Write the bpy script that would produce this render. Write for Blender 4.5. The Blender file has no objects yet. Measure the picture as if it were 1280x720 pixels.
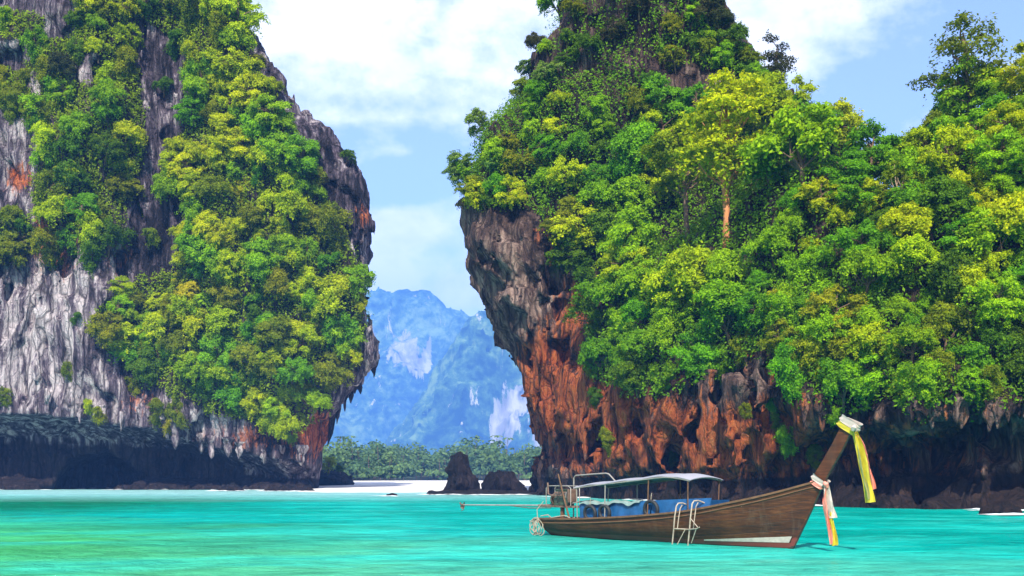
import bpy, math, random
import numpy as np
from mathutils import Vector, Matrix
from mathutils.bvhtree import BVHTree

R = math.radians
rng = np.random.default_rng(11)
random.seed(11)
scene = bpy.context.scene
COL = scene.collection

# ------------------------------------------------------------------ camera
F, HY, CH = 1229.0, 596.0, 2.2          # focal length in photo pixels, horizon row, eye height
cam = bpy.data.cameras.new('camera')
cam.sensor_width = 36.0
cam.lens = 36.0 * F / 1280.0
cam.shift_y = (HY - 360.0) / 1280.0
cam.clip_start, cam.clip_end = 0.5, 20000
camo = bpy.data.objects.new('camera', cam)
camo.location = (0, 0, CH)
camo.rotation_euler = (R(90), 0, 0)
COL.objects.link(camo)
scene.camera = camo

# ------------------------------------------------------------------ light
SUN_EL, SUN_AZ = 44.0, -177.0            # azimuth clockwise from +Y (camera looks along +Y): behind, a little to the left
sv = Vector((math.sin(R(SUN_AZ)) * math.cos(R(SUN_EL)), math.cos(R(SUN_AZ)) * math.cos(R(SUN_EL)), math.sin(R(SUN_EL))))
sl = bpy.data.lights.new('sun', 'SUN')
sl.energy = 5.0
sl.angle = R(0.5)
sl.color = (1.0, 0.95, 0.86)
so = bpy.data.objects.new('sun', sl)
so.rotation_euler = sv.to_track_quat('Z', 'Y').to_euler()
so.location = (0, 0, 300)
COL.objects.link(so)

world = bpy.data.worlds.new('World')
scene.world = world
world.use_nodes = True


def N(nt, typ, **kw):
    n = nt.nodes.new(typ)
    for k, v in kw.items():
        if k in ('i', 'o'):
            continue
        setattr(n, k, v)
    for k, v in kw.get('i', {}).items():
        s = n.inputs[k]
        if isinstance(v, bpy.types.NodeSocket):
            nt.links.new(v, s)
        else:
            s.default_value = v
    return n


def M(nt, op, a, b=None, c=None, clamp=False):
    n = nt.nodes.new('ShaderNodeMath')
    n.operation = op
    n.use_clamp = clamp
    for k, v in enumerate((a, b, c)):
        if v is None:
            continue
        if isinstance(v, bpy.types.NodeSocket):
            nt.links.new(v, n.inputs[k])
        else:
            n.inputs[k].default_value = v
    return n.outputs[0]


def MIX(nt, fac, a, b, blend='MIX'):
    n = nt.nodes.new('ShaderNodeMix')
    n.data_type = 'RGBA'
    n.blend_type = blend
    n.clamp_factor = True
    for s, v in ((n.inputs[0], fac), (n.inputs[6], a), (n.inputs[7], b)):
        if isinstance(v, bpy.types.NodeSocket):
            nt.links.new(v, s)
        elif isinstance(v, (int, float)):
            s.default_value = v
        else:
            s.default_value = (*v, 1) if len(v) == 3 else v
    return n.outputs[2]


def RAMP(nt, fac, stops, interp='LINEAR'):
    n = nt.nodes.new('ShaderNodeValToRGB')
    cr = n.color_ramp
    cr.interpolation = interp
    while len(cr.elements) < len(stops):
        cr.elements.new(0.5)
    for e, (p, c) in zip(cr.elements, stops):
        e.position = p
        c = (c, c, c) if isinstance(c, (int, float)) else c
        e.color = (*c, 1)
    nt.links.new(fac, n.inputs[0])
    return n.outputs[0]


def NOISE(nt, vec, scale, detail=4, rough=0.55, dist=0.0):
    n = N(nt, 'ShaderNodeTexNoise', i={'Vector': vec, 'Scale': scale, 'Detail': detail, 'Roughness': rough, 'Distortion': dist})
    return n.outputs['Fac']


def MAP(nt, vec, loc=(0, 0, 0), rot=(0, 0, 0), scale=(1, 1, 1)):
    n = N(nt, 'ShaderNodeMapping', i={'Vector': vec, 'Location': loc, 'Rotation': rot, 'Scale': scale})
    return n.outputs[0]


def build_world():
    nt = world.node_tree
    nt.nodes.clear()
    out = nt.nodes.new('ShaderNodeOutputWorld')
    bg = nt.nodes.new('ShaderNodeBackground')
    bg.inputs['Strength'].default_value = 0.15
    nt.links.new(bg.outputs[0], out.inputs[0])
    sky = nt.nodes.new('ShaderNodeTexSky')
    sky.sky_type = 'NISHITA'
    sky.sun_disc = False
    sky.sun_elevation = R(SUN_EL)
    sky.sun_rotation = R(SUN_AZ)
    sky.air_density = 1.1
    sky.dust_density = 0.6
    sky.ozone_density = 1.6
    tc = nt.nodes.new('ShaderNodeTexCoord')
    d = tc.outputs['Generated']
    sx = nt.nodes.new('ShaderNodeSeparateXYZ')
    nt.links.new(d, sx.inputs[0])
    # cloud deck: stretched noise on the view direction, flattened towards the horizon
    v1 = MAP(nt, d, loc=(0.37, 0.0, 0.11), scale=(1.0, 1.0, 2.3))
    n1 = NOISE(nt, v1, 3.0, 9, 0.6, 0.25)
    v2 = MAP(nt, d, loc=(2.1, 0.4, 0.3), scale=(1.0, 1.0, 1.5))
    n2 = NOISE(nt, v2, 9.0, 8, 0.62, 0.1)
    fld = M(nt, 'ADD', M(nt, 'MULTIPLY', n1, 0.55), M(nt, 'MULTIPLY', n2, 0.45))

    def bank(px, py, rx, ry, w, fld):
        # a bank of cloud round one direction of the sky
        x, z = (px - 640) / F, (HY - py) / F
        dx = M(nt, 'DIVIDE', M(nt, 'SUBTRACT', M(nt, 'DIVIDE', sx.outputs[0], M(nt, 'MAXIMUM', sx.outputs[1], 0.05)), x), rx / F)
        dz = M(nt, 'DIVIDE', M(nt, 'SUBTRACT', M(nt, 'DIVIDE', sx.outputs[2], M(nt, 'MAXIMUM', sx.outputs[1], 0.05)), z), ry / F)
        r2 = M(nt, 'ADD', M(nt, 'MULTIPLY', dx, dx), M(nt, 'MULTIPLY', dz, dz))
        g = M(nt, 'MULTIPLY', M(nt, 'POWER', 2.718, M(nt, 'MULTIPLY', r2, -1.0)), w)
        return M(nt, 'ADD', fld, g)
    for b in CLOUDS:
        fld = bank(*b, fld)
    ct = M(nt, 'ADD', M(nt, 'MULTIPLY', n2, 0.65), M(nt, 'MULTIPLY', NOISE(nt, MAP(nt, d, loc=(5, 1, 2), scale=(1, 1, 1.8)), 21.0, 6, 0.6), 0.35))
    mask = RAMP(nt, M(nt, 'ADD', fld, M(nt, 'MULTIPLY', M(nt, 'SUBTRACT', ct, 0.5), 0.35)), [(0.47, 0.0), (0.58, 0.5), (0.70, 0.95), (0.9, 1.0)])
    body = RAMP(nt, ct, [(0.36, (4.0, 4.5, 5.2)), (0.47, (5.6, 5.7, 5.9)), (0.58, (6.6, 6.6, 6.6))])
    skyc = MIX(nt, 1.0, sky.outputs[0], (1.26, 1.07, 1.05), 'MULTIPLY')
    col = MIX(nt, mask, skyc, body)
    nt.links.new(col, bg.inputs['Color'])


CLOUDS = [(430, 40, 170, 75, 0.22), (560, 100, 110, 55, 0.14), (470, 146, 120, 10, 0.10), (330, 110, 60, 60, 0.1),
          (500, 283, 50, 22, 0.5), (470, 340, 48, 42, 0.42), (585, 365, 42, 28, 0.36), (505, 190, 30, 8, 0.12),
          (950, 25, 80, 55, 0.2), (545, 215, 60, 40, -0.2), (1090, 90, 110, 70, -0.08), (480, 215, 30, 25, -0.12)]
build_world()

vs = scene.view_settings
scene.display_settings.display_device = 'sRGB'
vs.view_transform = 'Standard'
vs.look = 'None'
vs.gamma = 1.0
vs.use_curve_mapping = False
vs.exposure = 1.25
cy = scene.cycles
cy.use_denoising = True
cy.max_bounces = 6
cy.diffuse_bounces = 3
cy.glossy_bounces = 2
cy.transmission_bounces = 3
cy.transparent_max_bounces = 8
cy.volume_bounces = 0
cy.caustics_reflective = cy.caustics_refractive = False


def pix(px, py, d):
    return np.array([(px - 640) * d / F, d, CH + (HY - py) * d / F])


# ------------------------------------------------------------------ object helpers
def tag(o, label=None, cat=None, group=None, kind=None):
    for k, v in (('label', label), ('category', cat), ('group', group), ('kind', kind)):
        if v:
            o[k] = v
    return o


def empty(name, loc=(0, 0, 0)):
    o = bpy.data.objects.new(name, None)
    o.empty_display_size = 0.3
    o.location = loc
    COL.objects.link(o)
    return o


def mesh_data(name, v, f, mats=(), smooth=True, attrs=None, fmat=None):
    me = bpy.data.meshes.new(name)
    v = np.asarray(v, dtype=np.float32)
    if isinstance(f, np.ndarray):
        k = f.shape[1]
        nf = len(f)
        me.vertices.add(len(v))
        me.vertices.foreach_set('co', v.ravel())
        me.loops.add(nf * k)
        me.loops.foreach_set('vertex_index', f.astype(np.int32).ravel())
        me.polygons.add(nf)
        me.polygons.foreach_set('loop_start', np.arange(0, nf * k, k, dtype=np.int32))
        me.polygons.foreach_set('loop_total', np.full(nf, k, dtype=np.int32))
        me.update(calc_edges=True)
    else:
        me.from_pydata([tuple(map(float, p)) for p in v], [], f)
        me.update()
    if smooth:
        me.polygons.foreach_set('use_smooth', np.ones(len(me.polygons), dtype=bool))
    for m in (mats if isinstance(mats, (list, tuple)) else [mats]):
        me.materials.append(m)
    if fmat is not None:
        me.polygons.foreach_set('material_index', np.asarray(fmat, dtype=np.int32))
    for k, a in (attrs or {}).items():
        at = me.attributes.new(k, 'FLOAT', 'POINT')
        at.data.foreach_set('value', np.asarray(a, dtype=np.float32))
    return me


def add(name, me, parent=None, loc=None):
    o = bpy.data.objects.new(name, me)
    COL.objects.link(o)
    if parent is not None:
        o.parent = parent
    if loc is not None:
        o.location = loc
    return o


class MB:
    """collects simple shapes into one mesh"""

    def __init__(s):
        s.v, s.f = [], []

    def raw(s, v, f):
        b = len(s.v)
        s.v += [tuple(map(float, p)) for p in v]
        s.f += [tuple(i + b for i in q) for q in f]
        return s

    def tube(s, pts, rad, n=8, caps=True):
        pts = [Vector(p) for p in pts]
        if not hasattr(rad, '__len__'):
            rad = [rad] * len(pts)
        ring = []
        up = None
        for k, p in enumerate(pts):
            t = (pts[min(k + 1, len(pts) - 1)] - pts[max(k - 1, 0)]).normalized()
            if up is None:
                up = Vector((0, 0, 1)) if abs(t.z) < 0.9 else Vector((1, 0, 0))
            a = (up - t * up.dot(t)).normalized()
            up = a
            b = t.cross(a)
            ring.append([p + (a * math.cos(2 * math.pi * j / n) + b * math.sin(2 * math.pi * j / n)) * rad[k] for j in range(n)])
        v = [q for r in ring for q in r]
        f = []
        for k in range(len(pts) - 1):
            for j in range(n):
                f.append((k * n + j, k * n + (j + 1) % n, (k + 1) * n + (j + 1) % n, (k + 1) * n + j))
        if caps:
            f.append(tuple(range(n - 1, -1, -1)))
            f.append(tuple((len(pts) - 1) * n + j for j in range(n)))
        return s.raw(v, f)

    def box(s, c, size, mat3=None, bev=0.0):
        c = Vector(c)
        h = Vector(size) * 0.5
        if bev <= 0:
            v = [Vector((x * h.x, y * h.y, z * h.z)) for x in (-1, 1) for y in (-1, 1) for z in (-1, 1)]
            f = [(0, 1, 3, 2), (4, 6, 7, 5), (0, 4, 5, 1), (2, 3, 7, 6), (0, 2, 6, 4), (1, 5, 7, 3)]
        else:
            import bmesh
            bm = bmesh.new()
            bmesh.ops.create_cube(bm, size=1)
            for q in bm.verts:
                q.co = Vector((q.co.x * size[0], q.co.y * size[1], q.co.z * size[2]))
            bmesh.ops.bevel(bm, geom=bm.edges[:] + bm.verts[:], offset=bev, segments=2, affect='EDGES', profile=0.6)
            bm.verts.index_update()
            v = [q.co.copy() for q in bm.verts]
            f = [tuple(q.index for q in p.verts) for p in bm.faces]
            bm.free()
        if mat3 is not None:
            v = [mat3 @ q for q in v]
        return s.raw([q + c for q in v], f)

    def grid(s, P):
        """P[i][j] points"""
        n, m = len(P), len(P[0])
        v = [p for r in P for p in r]
        f = [(i * m + j, i * m + j + 1, (i + 1) * m + j + 1, (i + 1) * m + j) for i in range(n - 1) for j in range(m - 1)]
        return s.raw(v, f)

    def build(s, name, mat, parent=None, smooth=True, auto=True):
        me = mesh_data(name, s.v, s.f, [mat], smooth)
        if smooth and auto:
            me.set_sharp_from_angle(angle=R(40))
        return add(name, me, parent)


def solid(P, th):
    """a sheet of points P[i][j] given thickness th (vector or scalar along z) as a closed MB"""
    mb = MB()
    n, m = len(P), len(P[0])
    top = [Vector(p) for r in P for p in r]
    off = th if isinstance(th, Vector) else Vector((0, 0, -th))
    bot = [p + off for p in top]
    k = n * m
    f = []
    for i in range(n - 1):
        for j in range(m - 1):
            a, b, c, d = i * m + j, i * m + j + 1, (i + 1) * m + j + 1, (i + 1) * m + j
            f.append((a, b, c, d))
            f.append((k + d, k + c, k + b, k + a))
    rim = [(0, j) for j in range(m)] + [(i, m - 1) for i in range(1, n)] + [(n - 1, j) for j in range(m - 2, -1, -1)] + [(i, 0) for i in range(n - 2, 0, -1)]
    rim = [i * m + j for i, j in rim]
    for a, b in zip(rim, rim[1:] + rim[:1]):
        f.append((b, a, k + a, k + b))
    return mb.raw(top + bot, f)


# ------------------------------------------------------------------ noise and surface nets
_G = np.array([[1, 1, 0], [-1, 1, 0], [1, -1, 0], [-1, -1, 0], [1, 0, 1], [-1, 0, 1], [1, 0, -1], [-1, 0, -1],
               [0, 1, 1], [0, -1, 1], [0, 1, -1], [0, -1, -1], [1, 1, 0], [-1, 1, 0], [0, -1, 1], [0, -1, -1]], dtype=np.float32)


def gnoise(x, y, z, seed=0):
    """gradient noise in about -1..1"""
    x, y, z = (np.asarray(a, dtype=np.float32) for a in (x, y, z))
    ix, iy, iz = np.floor(x), np.floor(y), np.floor(z)
    fx, fy, fz = x - ix, y - iy, z - iz
    ix, iy, iz = ix.astype(np.int32), iy.astype(np.int32), iz.astype(np.int32)
    u, v, w = (t * t * t * (t * (t * 6 - 15) + 10) for t in (fx, fy, fz))
    res = 0

    def h(a, b, c):
        k = (a.astype(np.uint32) * np.uint32(0x8da6b343)) ^ (b.astype(np.uint32) * np.uint32(0xd8163841)) ^ (c.astype(np.uint32) * np.uint32(0xcb1ab31f)) ^ np.uint32((seed * 0x9e3779b1) & 0xffffffff)
        k = (k ^ (k >> np.uint32(15))) * np.uint32(0x2c1b3c6d)
        k = (k ^ (k >> np.uint32(12))) * np.uint32(0x297a2d39)
        return (k ^ (k >> np.uint32(15))) & np.uint32(15)
    for dx in (0, 1):
        for dy in (0, 1):
            for dz in (0, 1):
                g = _G[h(ix + dx, iy + dy, iz + dz)]
                d = g[..., 0] * (fx - dx) + g[..., 1] * (fy - dy) + g[..., 2] * (fz - dz)
                res = res + d * (u if dx else 1 - u) * (v if dy else 1 - v) * (w if dz else 1 - w)
    return res


def fbm(x, y, z, oct=4, seed=0, gain=0.5):
    s, a, t = 0, 1.0, 0
    for o in range(oct):
        k = 2.03 ** o
        s = s + a * gnoise(x * k + o * 7.3, y * k - o * 3.1, z * k + o * 1.7, seed + o)
        t += a
        a *= gain
    return s / t


def ridged(x, y, z, oct=3, seed=0):
    s, a, t = 0, 1.0, 0
    for o in range(oct):
        k = 2.1 ** o
        s = s + a * (1 - 2.2 * np.abs(gnoise(x * k + o * 5.1, y * k, z * k, seed + o)))
        t += a
        a *= 0.5
    return s / t


def smax(a, b, k):
    h = np.clip(0.5 + 0.5 * (a - b) / k, 0, 1)
    return b + (a - b) * h + k * h * (1 - h)


def smin(a, b, k):
    return -smax(-a, -b, k)


def sstep(a, b, x):
    t = np.clip((x - a) / (b - a), 0, 1)
    return t * t * (3 - 2 * t)


def poly_sdf(px, pz, poly):
    """signed distance to a polygon (negative inside), arrays px, pz"""
    poly = np.asarray(poly, dtype=np.float64)
    d = np.full(px.shape, 1e18)
    ins = np.zeros(px.shape, dtype=bool)
    for (x0, y0), (x1, y1) in zip(poly, np.roll(poly, -1, axis=0)):
        ex, ey = x1 - x0, y1 - y0
        wx, wy = px - x0, pz - y0
        t = np.clip((wx * ex + wy * ey) / (ex * ex + ey * ey + 1e-12), 0, 1)
        d = np.minimum(d, (wx - ex * t) ** 2 + (wy - ey * t) ** 2)
        c = ((y0 <= pz) & (pz < y1)) | ((y1 <= pz) & (pz < y0))
        ins ^= c & (px < ex * (pz - y0) / (ey if abs(ey) > 1e-12 else 1e-12) + x0)
    d = np.sqrt(d)
    return np.where(ins, -d, d)


def surface_nets(Fv, org, h):
    s = Fv < 0
    nx, ny, nz = Fv.shape
    c = [s[i:nx - 1 + i, j:ny - 1 + j, k:nz - 1 + k] for i in (0, 1) for j in (0, 1) for k in (0, 1)]
    al, an = c[0].copy(), c[0].copy()
    for q in c[1:]:
        al &= q
        an |= q
    act = an & ~al
    idx = np.argwhere(act)
    vid = np.full(act.shape, -1, dtype=np.int64)
    vid[act] = np.arange(len(idx))
    off = np.array([(i, j, k) for i in (0, 1) for j in (0, 1) for k in (0, 1)])
    val = np.stack([Fv[idx[:, 0] + o[0], idx[:, 1] + o[1], idx[:, 2] + o[2]] for o in off], 1)
    acc = np.zeros((len(idx), 3))
    cnt = np.zeros(len(idx))
    for a in range(8):
        for b in range(a + 1, 8):
            if np.abs(off[a] - off[b]).sum() != 1:
                continue
            va, vb = val[:, a], val[:, b]
            m = (va < 0) != (vb < 0)
            t = np.where(m, va / np.where(m, va - vb, 1), 0)
            p = off[a] + (off[b] - off[a]) * t[:, None]
            acc += np.where(m[:, None], p, 0)
            cnt += m
    v = (idx + acc / cnt[:, None]) * h + np.asarray(org)
    faces = []
    for ax in range(3):
        lo = [slice(None)] * 3
        hi = [slice(None)] * 3
        lo[ax], hi[ax] = slice(0, -1), slice(1, None)
        a, b = s[tuple(lo)], s[tuple(hi)]
        e = np.argwhere(a != b)
        o1, o2 = [(1, 2), (2, 0), (0, 1)][ax]
        ok = (e[:, o1] > 0) & (e[:, o2] > 0) & (e[:, o1] < Fv.shape[o1] - 1) & (e[:, o2] < Fv.shape[o2] - 1)
        e = e[ok]
        inside = a[e[:, 0], e[:, 1], e[:, 2]]
        q = []
        for d1, d2 in ((-1, -1), (0, -1), (0, 0), (-1, 0)):
            k = e.copy()
            k[:, o1] += d1
            k[:, o2] += d2
            q.append(vid[k[:, 0], k[:, 1], k[:, 2]])
        q = np.stack(q, 1)
        q[~inside] = q[~inside][:, ::-1]
        faces.append(q)
    f = np.concatenate(faces)
    return v, f[(f >= 0).all(1)]


def grid3(lo, hi, h):
    ax = [np.arange(l, u + h, h) for l, u in zip(lo, hi)]
    return ax, np.meshgrid(*ax, indexing='ij')


def displaced(f0, G, band, fn):
    """add fn(x,y,z) to the field f0 where it is near the surface"""
    m = np.abs(f0) < band
    x, y, z = (g[m] for g in G)
    out = f0.copy()
    out[m] -= fn(x, y, z)
    return out


def to_px(v):
    d = np.maximum(v[:, 1], 1)
    return 640 + v[:, 0] / d * F, HY - (v[:, 2] - CH) / d * F


def vnormals(v, f):
    n = np.cross(v[f[:, 1]] - v[f[:, 3]], v[f[:, 2]] - v[f[:, 0]])
    vn = np.zeros_like(v)
    for k in range(f.shape[1]):
        np.add.at(vn, f[:, k], -n)
    if (vn * 0 + vn)[:, 2][v[:, 2] > np.percentile(v[:, 2], 99.5)].mean() < 0:
        vn = -vn
    return vn / (np.linalg.norm(vn, axis=1, keepdims=True) + 1e-9)


# ------------------------------------------------------------------ materials
def material(name):
    m = bpy.data.materials.new(name)
    m.use_nodes = True
    nt = m.node_tree
    return m, nt, nt.nodes['Principled BSDF']


def simple(name, col, rough=0.6, metal=0.0, var=0.25, scale=6.0, bump=0.0, spec=0.5):
    m, nt, b = material(name)
    tc = nt.nodes.new('ShaderNodeTexCoord')
    n = NOISE(nt, tc.outputs['Object'], scale, 5, 0.65)
    k = RAMP(nt, n, [(0.3, 1 - var), (0.7, 1 + var)])
    c = MIX(nt, 1.0, col, k, 'MULTIPLY')
    nt.links.new(c, b.inputs['Base Color'])
    b.inputs['Roughness'].default_value = rough
    b.inputs['Metallic'].default_value = metal
    b.inputs['Specular IOR Level'].default_value = spec
    if bump:
        bp = N(nt, 'ShaderNodeBump', i={'Height': n, 'Strength': bump, 'Distance': 0.02})
        nt.links.new(bp.outputs[0], b.inputs['Normal'])
    return m


def rock_material(name, dark, mid, pale, pale_amt, rustc=(0.40, 0.085, 0.014), streak=(0.75, 0.75, 0.065), fine=1.0):
    m, nt, b = material(name)
    tc = nt.nodes.new('ShaderNodeTexCoord')
    o = tc.outputs['Object']
    at = lambda k: N(nt, 'ShaderNodeAttribute', attribute_name=k).outputs['Fac']
    # long vertical water streaks, and rounder blotches
    warp = N(nt, 'ShaderNodeTexNoise', i={'Vector': o, 'Scale': 0.25, 'Detail': 3})
    ow = N(nt, 'ShaderNodeVectorMath', operation='MULTIPLY_ADD', i={0: warp.outputs['Color'], 1: (1.3, 1.3, 2.0), 2: o}).outputs[0]
    s1 = NOISE(nt, MAP(nt, ow, scale=streak), 1.0, 6, 0.62)
    s2 = NOISE(nt, MAP(nt, o, loc=(7, 3, 1), scale=tuple(q * 2.6 for q in streak)), 1.0, 5, 0.6)
    bl = NOISE(nt, o, 0.16, 6, 0.6)
    fn = NOISE(nt, MAP(nt, o, scale=(1, 1, 0.5)), 2.6 * fine, 6, 0.7)
    bl2 = NOISE(nt, MAP(nt, o, loc=(9, 2, 4), scale=(1, 1, 0.6)), 0.55, 5, 0.65)
    k = M(nt, 'ADD', M(nt, 'ADD', M(nt, 'MULTIPLY', s1, 0.5), M(nt, 'MULTIPLY', s2, 0.22)), M(nt, 'ADD', M(nt, 'MULTIPLY', bl, 0.18), M(nt, 'MULTIPLY', fn, 0.10)))
    k = M(nt, 'ADD', k, M(nt, 'MULTIPLY', at('pale'), pale_amt))
    col = RAMP(nt, k, [(0.425, dark), (0.47, tuple(0.5 * (a + c) for a, c in zip(dark, mid))), (0.51, mid), (0.555, tuple(0.45 * a + 0.55 * c for a, c in zip(mid, pale))), (0.60, pale)])
    # iron stains
    r = M(nt, 'ADD', at('rust'), M(nt, 'MULTIPLY', M(nt, 'SUBTRACT', M(nt, 'ADD', M(nt, 'MULTIPLY', s2, 0.5), M(nt, 'ADD', M(nt, 'MULTIPLY', fn, 0.25), M(nt, 'MULTIPLY', bl2, 0.25))), 0.5), 3.6))
    rm = RAMP(nt, r, [(0.34, 0.0), (0.66, 1.0)])
    rc = RAMP(nt, M(nt, 'ADD', M(nt, 'MULTIPLY', fn, 0.5), M(nt, 'MULTIPLY', s2, 0.5)), [(0.38, tuple(q * 0.28 for q in rustc)), (0.5, rustc), (0.63, (rustc[0] * 1.2, rustc[1] * 1.9, rustc[2] * 3.0))])
    col = MIX(nt, M(nt, 'MULTIPLY', rm, M(nt, 'MINIMUM', M(nt, 'MULTIPLY', at('rust'), 4.0), 0.92)), col, rc)
    # soil and moss where plants root
    ms = M(nt, 'ADD', at('moss'), M(nt, 'MULTIPLY', M(nt, 'SUBTRACT', fn, 0.5), 1.6))
    mm = RAMP(nt, ms, [(0.42, 0.0), (0.62, 1.0)])
    mc = RAMP(nt, bl, [(0.35, (0.020, 0.014, 0.007)), (0.6, (0.045, 0.030, 0.012))])
    col = MIX(nt, M(nt, 'MULTIPLY', mm, 0.8), col, mc)
    # dark tidal foot, and cave shade put into the colour
    td = M(nt, 'ADD', at('tide_shade'), M(nt, 'MULTIPLY', M(nt, 'SUBTRACT', fn, 0.5), 0.6))
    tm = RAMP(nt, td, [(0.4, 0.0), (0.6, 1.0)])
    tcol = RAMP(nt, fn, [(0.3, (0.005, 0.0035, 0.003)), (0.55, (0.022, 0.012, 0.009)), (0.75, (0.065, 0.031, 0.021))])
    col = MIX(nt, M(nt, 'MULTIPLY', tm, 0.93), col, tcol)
    # joints and cracks in the limestone
    vo = N(nt, 'ShaderNodeTexVoronoi', feature='DISTANCE_TO_EDGE', i={'Vector': MAP(nt, ow, scale=(0.45, 0.45, 0.075)), 'Scale': 1.0, 'Randomness': 1.0})
    vo2 = N(nt, 'ShaderNodeTexVoronoi', feature='DISTANCE_TO_EDGE', i={'Vector': MAP(nt, ow, scale=(1.2, 1.2, 0.32)), 'Scale': 1.0, 'Randomness': 1.0})
    ck = M(nt, 'MULTIPLY', RAMP(nt, vo.outputs['Distance'], [(0.0, 0.0), (0.07, 1.0)]), RAMP(nt, vo2.outputs['Distance'], [(0.0, 0.45), (0.06, 1.0)]))
    col = MIX(nt, 1.0, col, RAMP(nt, ck, [(0.0, 0.22), (1.0, 1.0)]), 'MULTIPLY')
    nt.links.new(col, b.inputs['Base Color'])
    b.inputs['Roughness'].default_value = 0.85
    b.inputs['Specular IOR Level'].default_value = 0.25
    h = M(nt, 'ADD', M(nt, 'ADD', M(nt, 'MULTIPLY', s2, 0.8), fn), M(nt, 'MULTIPLY', ck, 0.35))
    bp = N(nt, 'ShaderNodeBump', i={'Height': h, 'Strength': 1.0, 'Distance': 0.8})
    nt.links.new(bp.outputs[0], b.inputs['Normal'])
    return m


def leaf_material(name, trans=0.35):
    m, nt, b = material(name)
    oi = nt.nodes.new('ShaderNodeObjectInfo')
    at = N(nt, 'ShaderNodeAttribute', attribute_name='tint').outputs['Fac']
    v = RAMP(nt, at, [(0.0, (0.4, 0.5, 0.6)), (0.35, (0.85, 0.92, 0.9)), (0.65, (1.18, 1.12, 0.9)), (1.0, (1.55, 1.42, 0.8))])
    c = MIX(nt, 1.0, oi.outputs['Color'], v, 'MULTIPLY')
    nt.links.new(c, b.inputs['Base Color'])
    b.inputs['Roughness'].default_value = 0.6
    b.inputs['Specular IOR Level'].default_value = 0.07
    tr = nt.nodes.new('ShaderNodeBsdfTranslucent')
    c2 = MIX(nt, 1.0, c, (1.5, 1.35, 0.5), 'MULTIPLY')
    nt.links.new(c2, tr.inputs[0])
    ms = nt.nodes.new('ShaderNodeMixShader')
    ms.inputs[0].default_value = trans
    nt.links.new(b.outputs[0], ms.inputs[1])
    nt.links.new(tr.outputs[0], ms.inputs[2])
    nt.links.new(ms.outputs[0], nt.nodes['Material Output'].inputs[0])
    return m


MAT = {}
MAT['leaf'] = leaf_material('leaves')
MAT['bark'] = simple('bark', (0.17, 0.10, 0.06), 0.9, var=0.4, scale=3, bump=0.5)
MAT['bark_pale'] = simple('pale_bark', (0.42, 0.27, 0.17), 0.9, var=0.3, scale=3, bump=0.5)
MAT['bark_orange'] = simple('orange_bark', (0.50, 0.20, 0.075), 0.9, var=0.3, scale=3, bump=0.5)
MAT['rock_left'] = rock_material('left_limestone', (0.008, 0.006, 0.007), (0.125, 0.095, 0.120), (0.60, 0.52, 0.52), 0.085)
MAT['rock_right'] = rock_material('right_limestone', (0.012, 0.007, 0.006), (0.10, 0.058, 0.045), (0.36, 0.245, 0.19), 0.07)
MAT['rock_dark'] = rock_material('sea_rock', (0.004, 0.0025, 0.003), (0.014, 0.009, 0.010), (0.045, 0.030, 0.03), 0.0)


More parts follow.
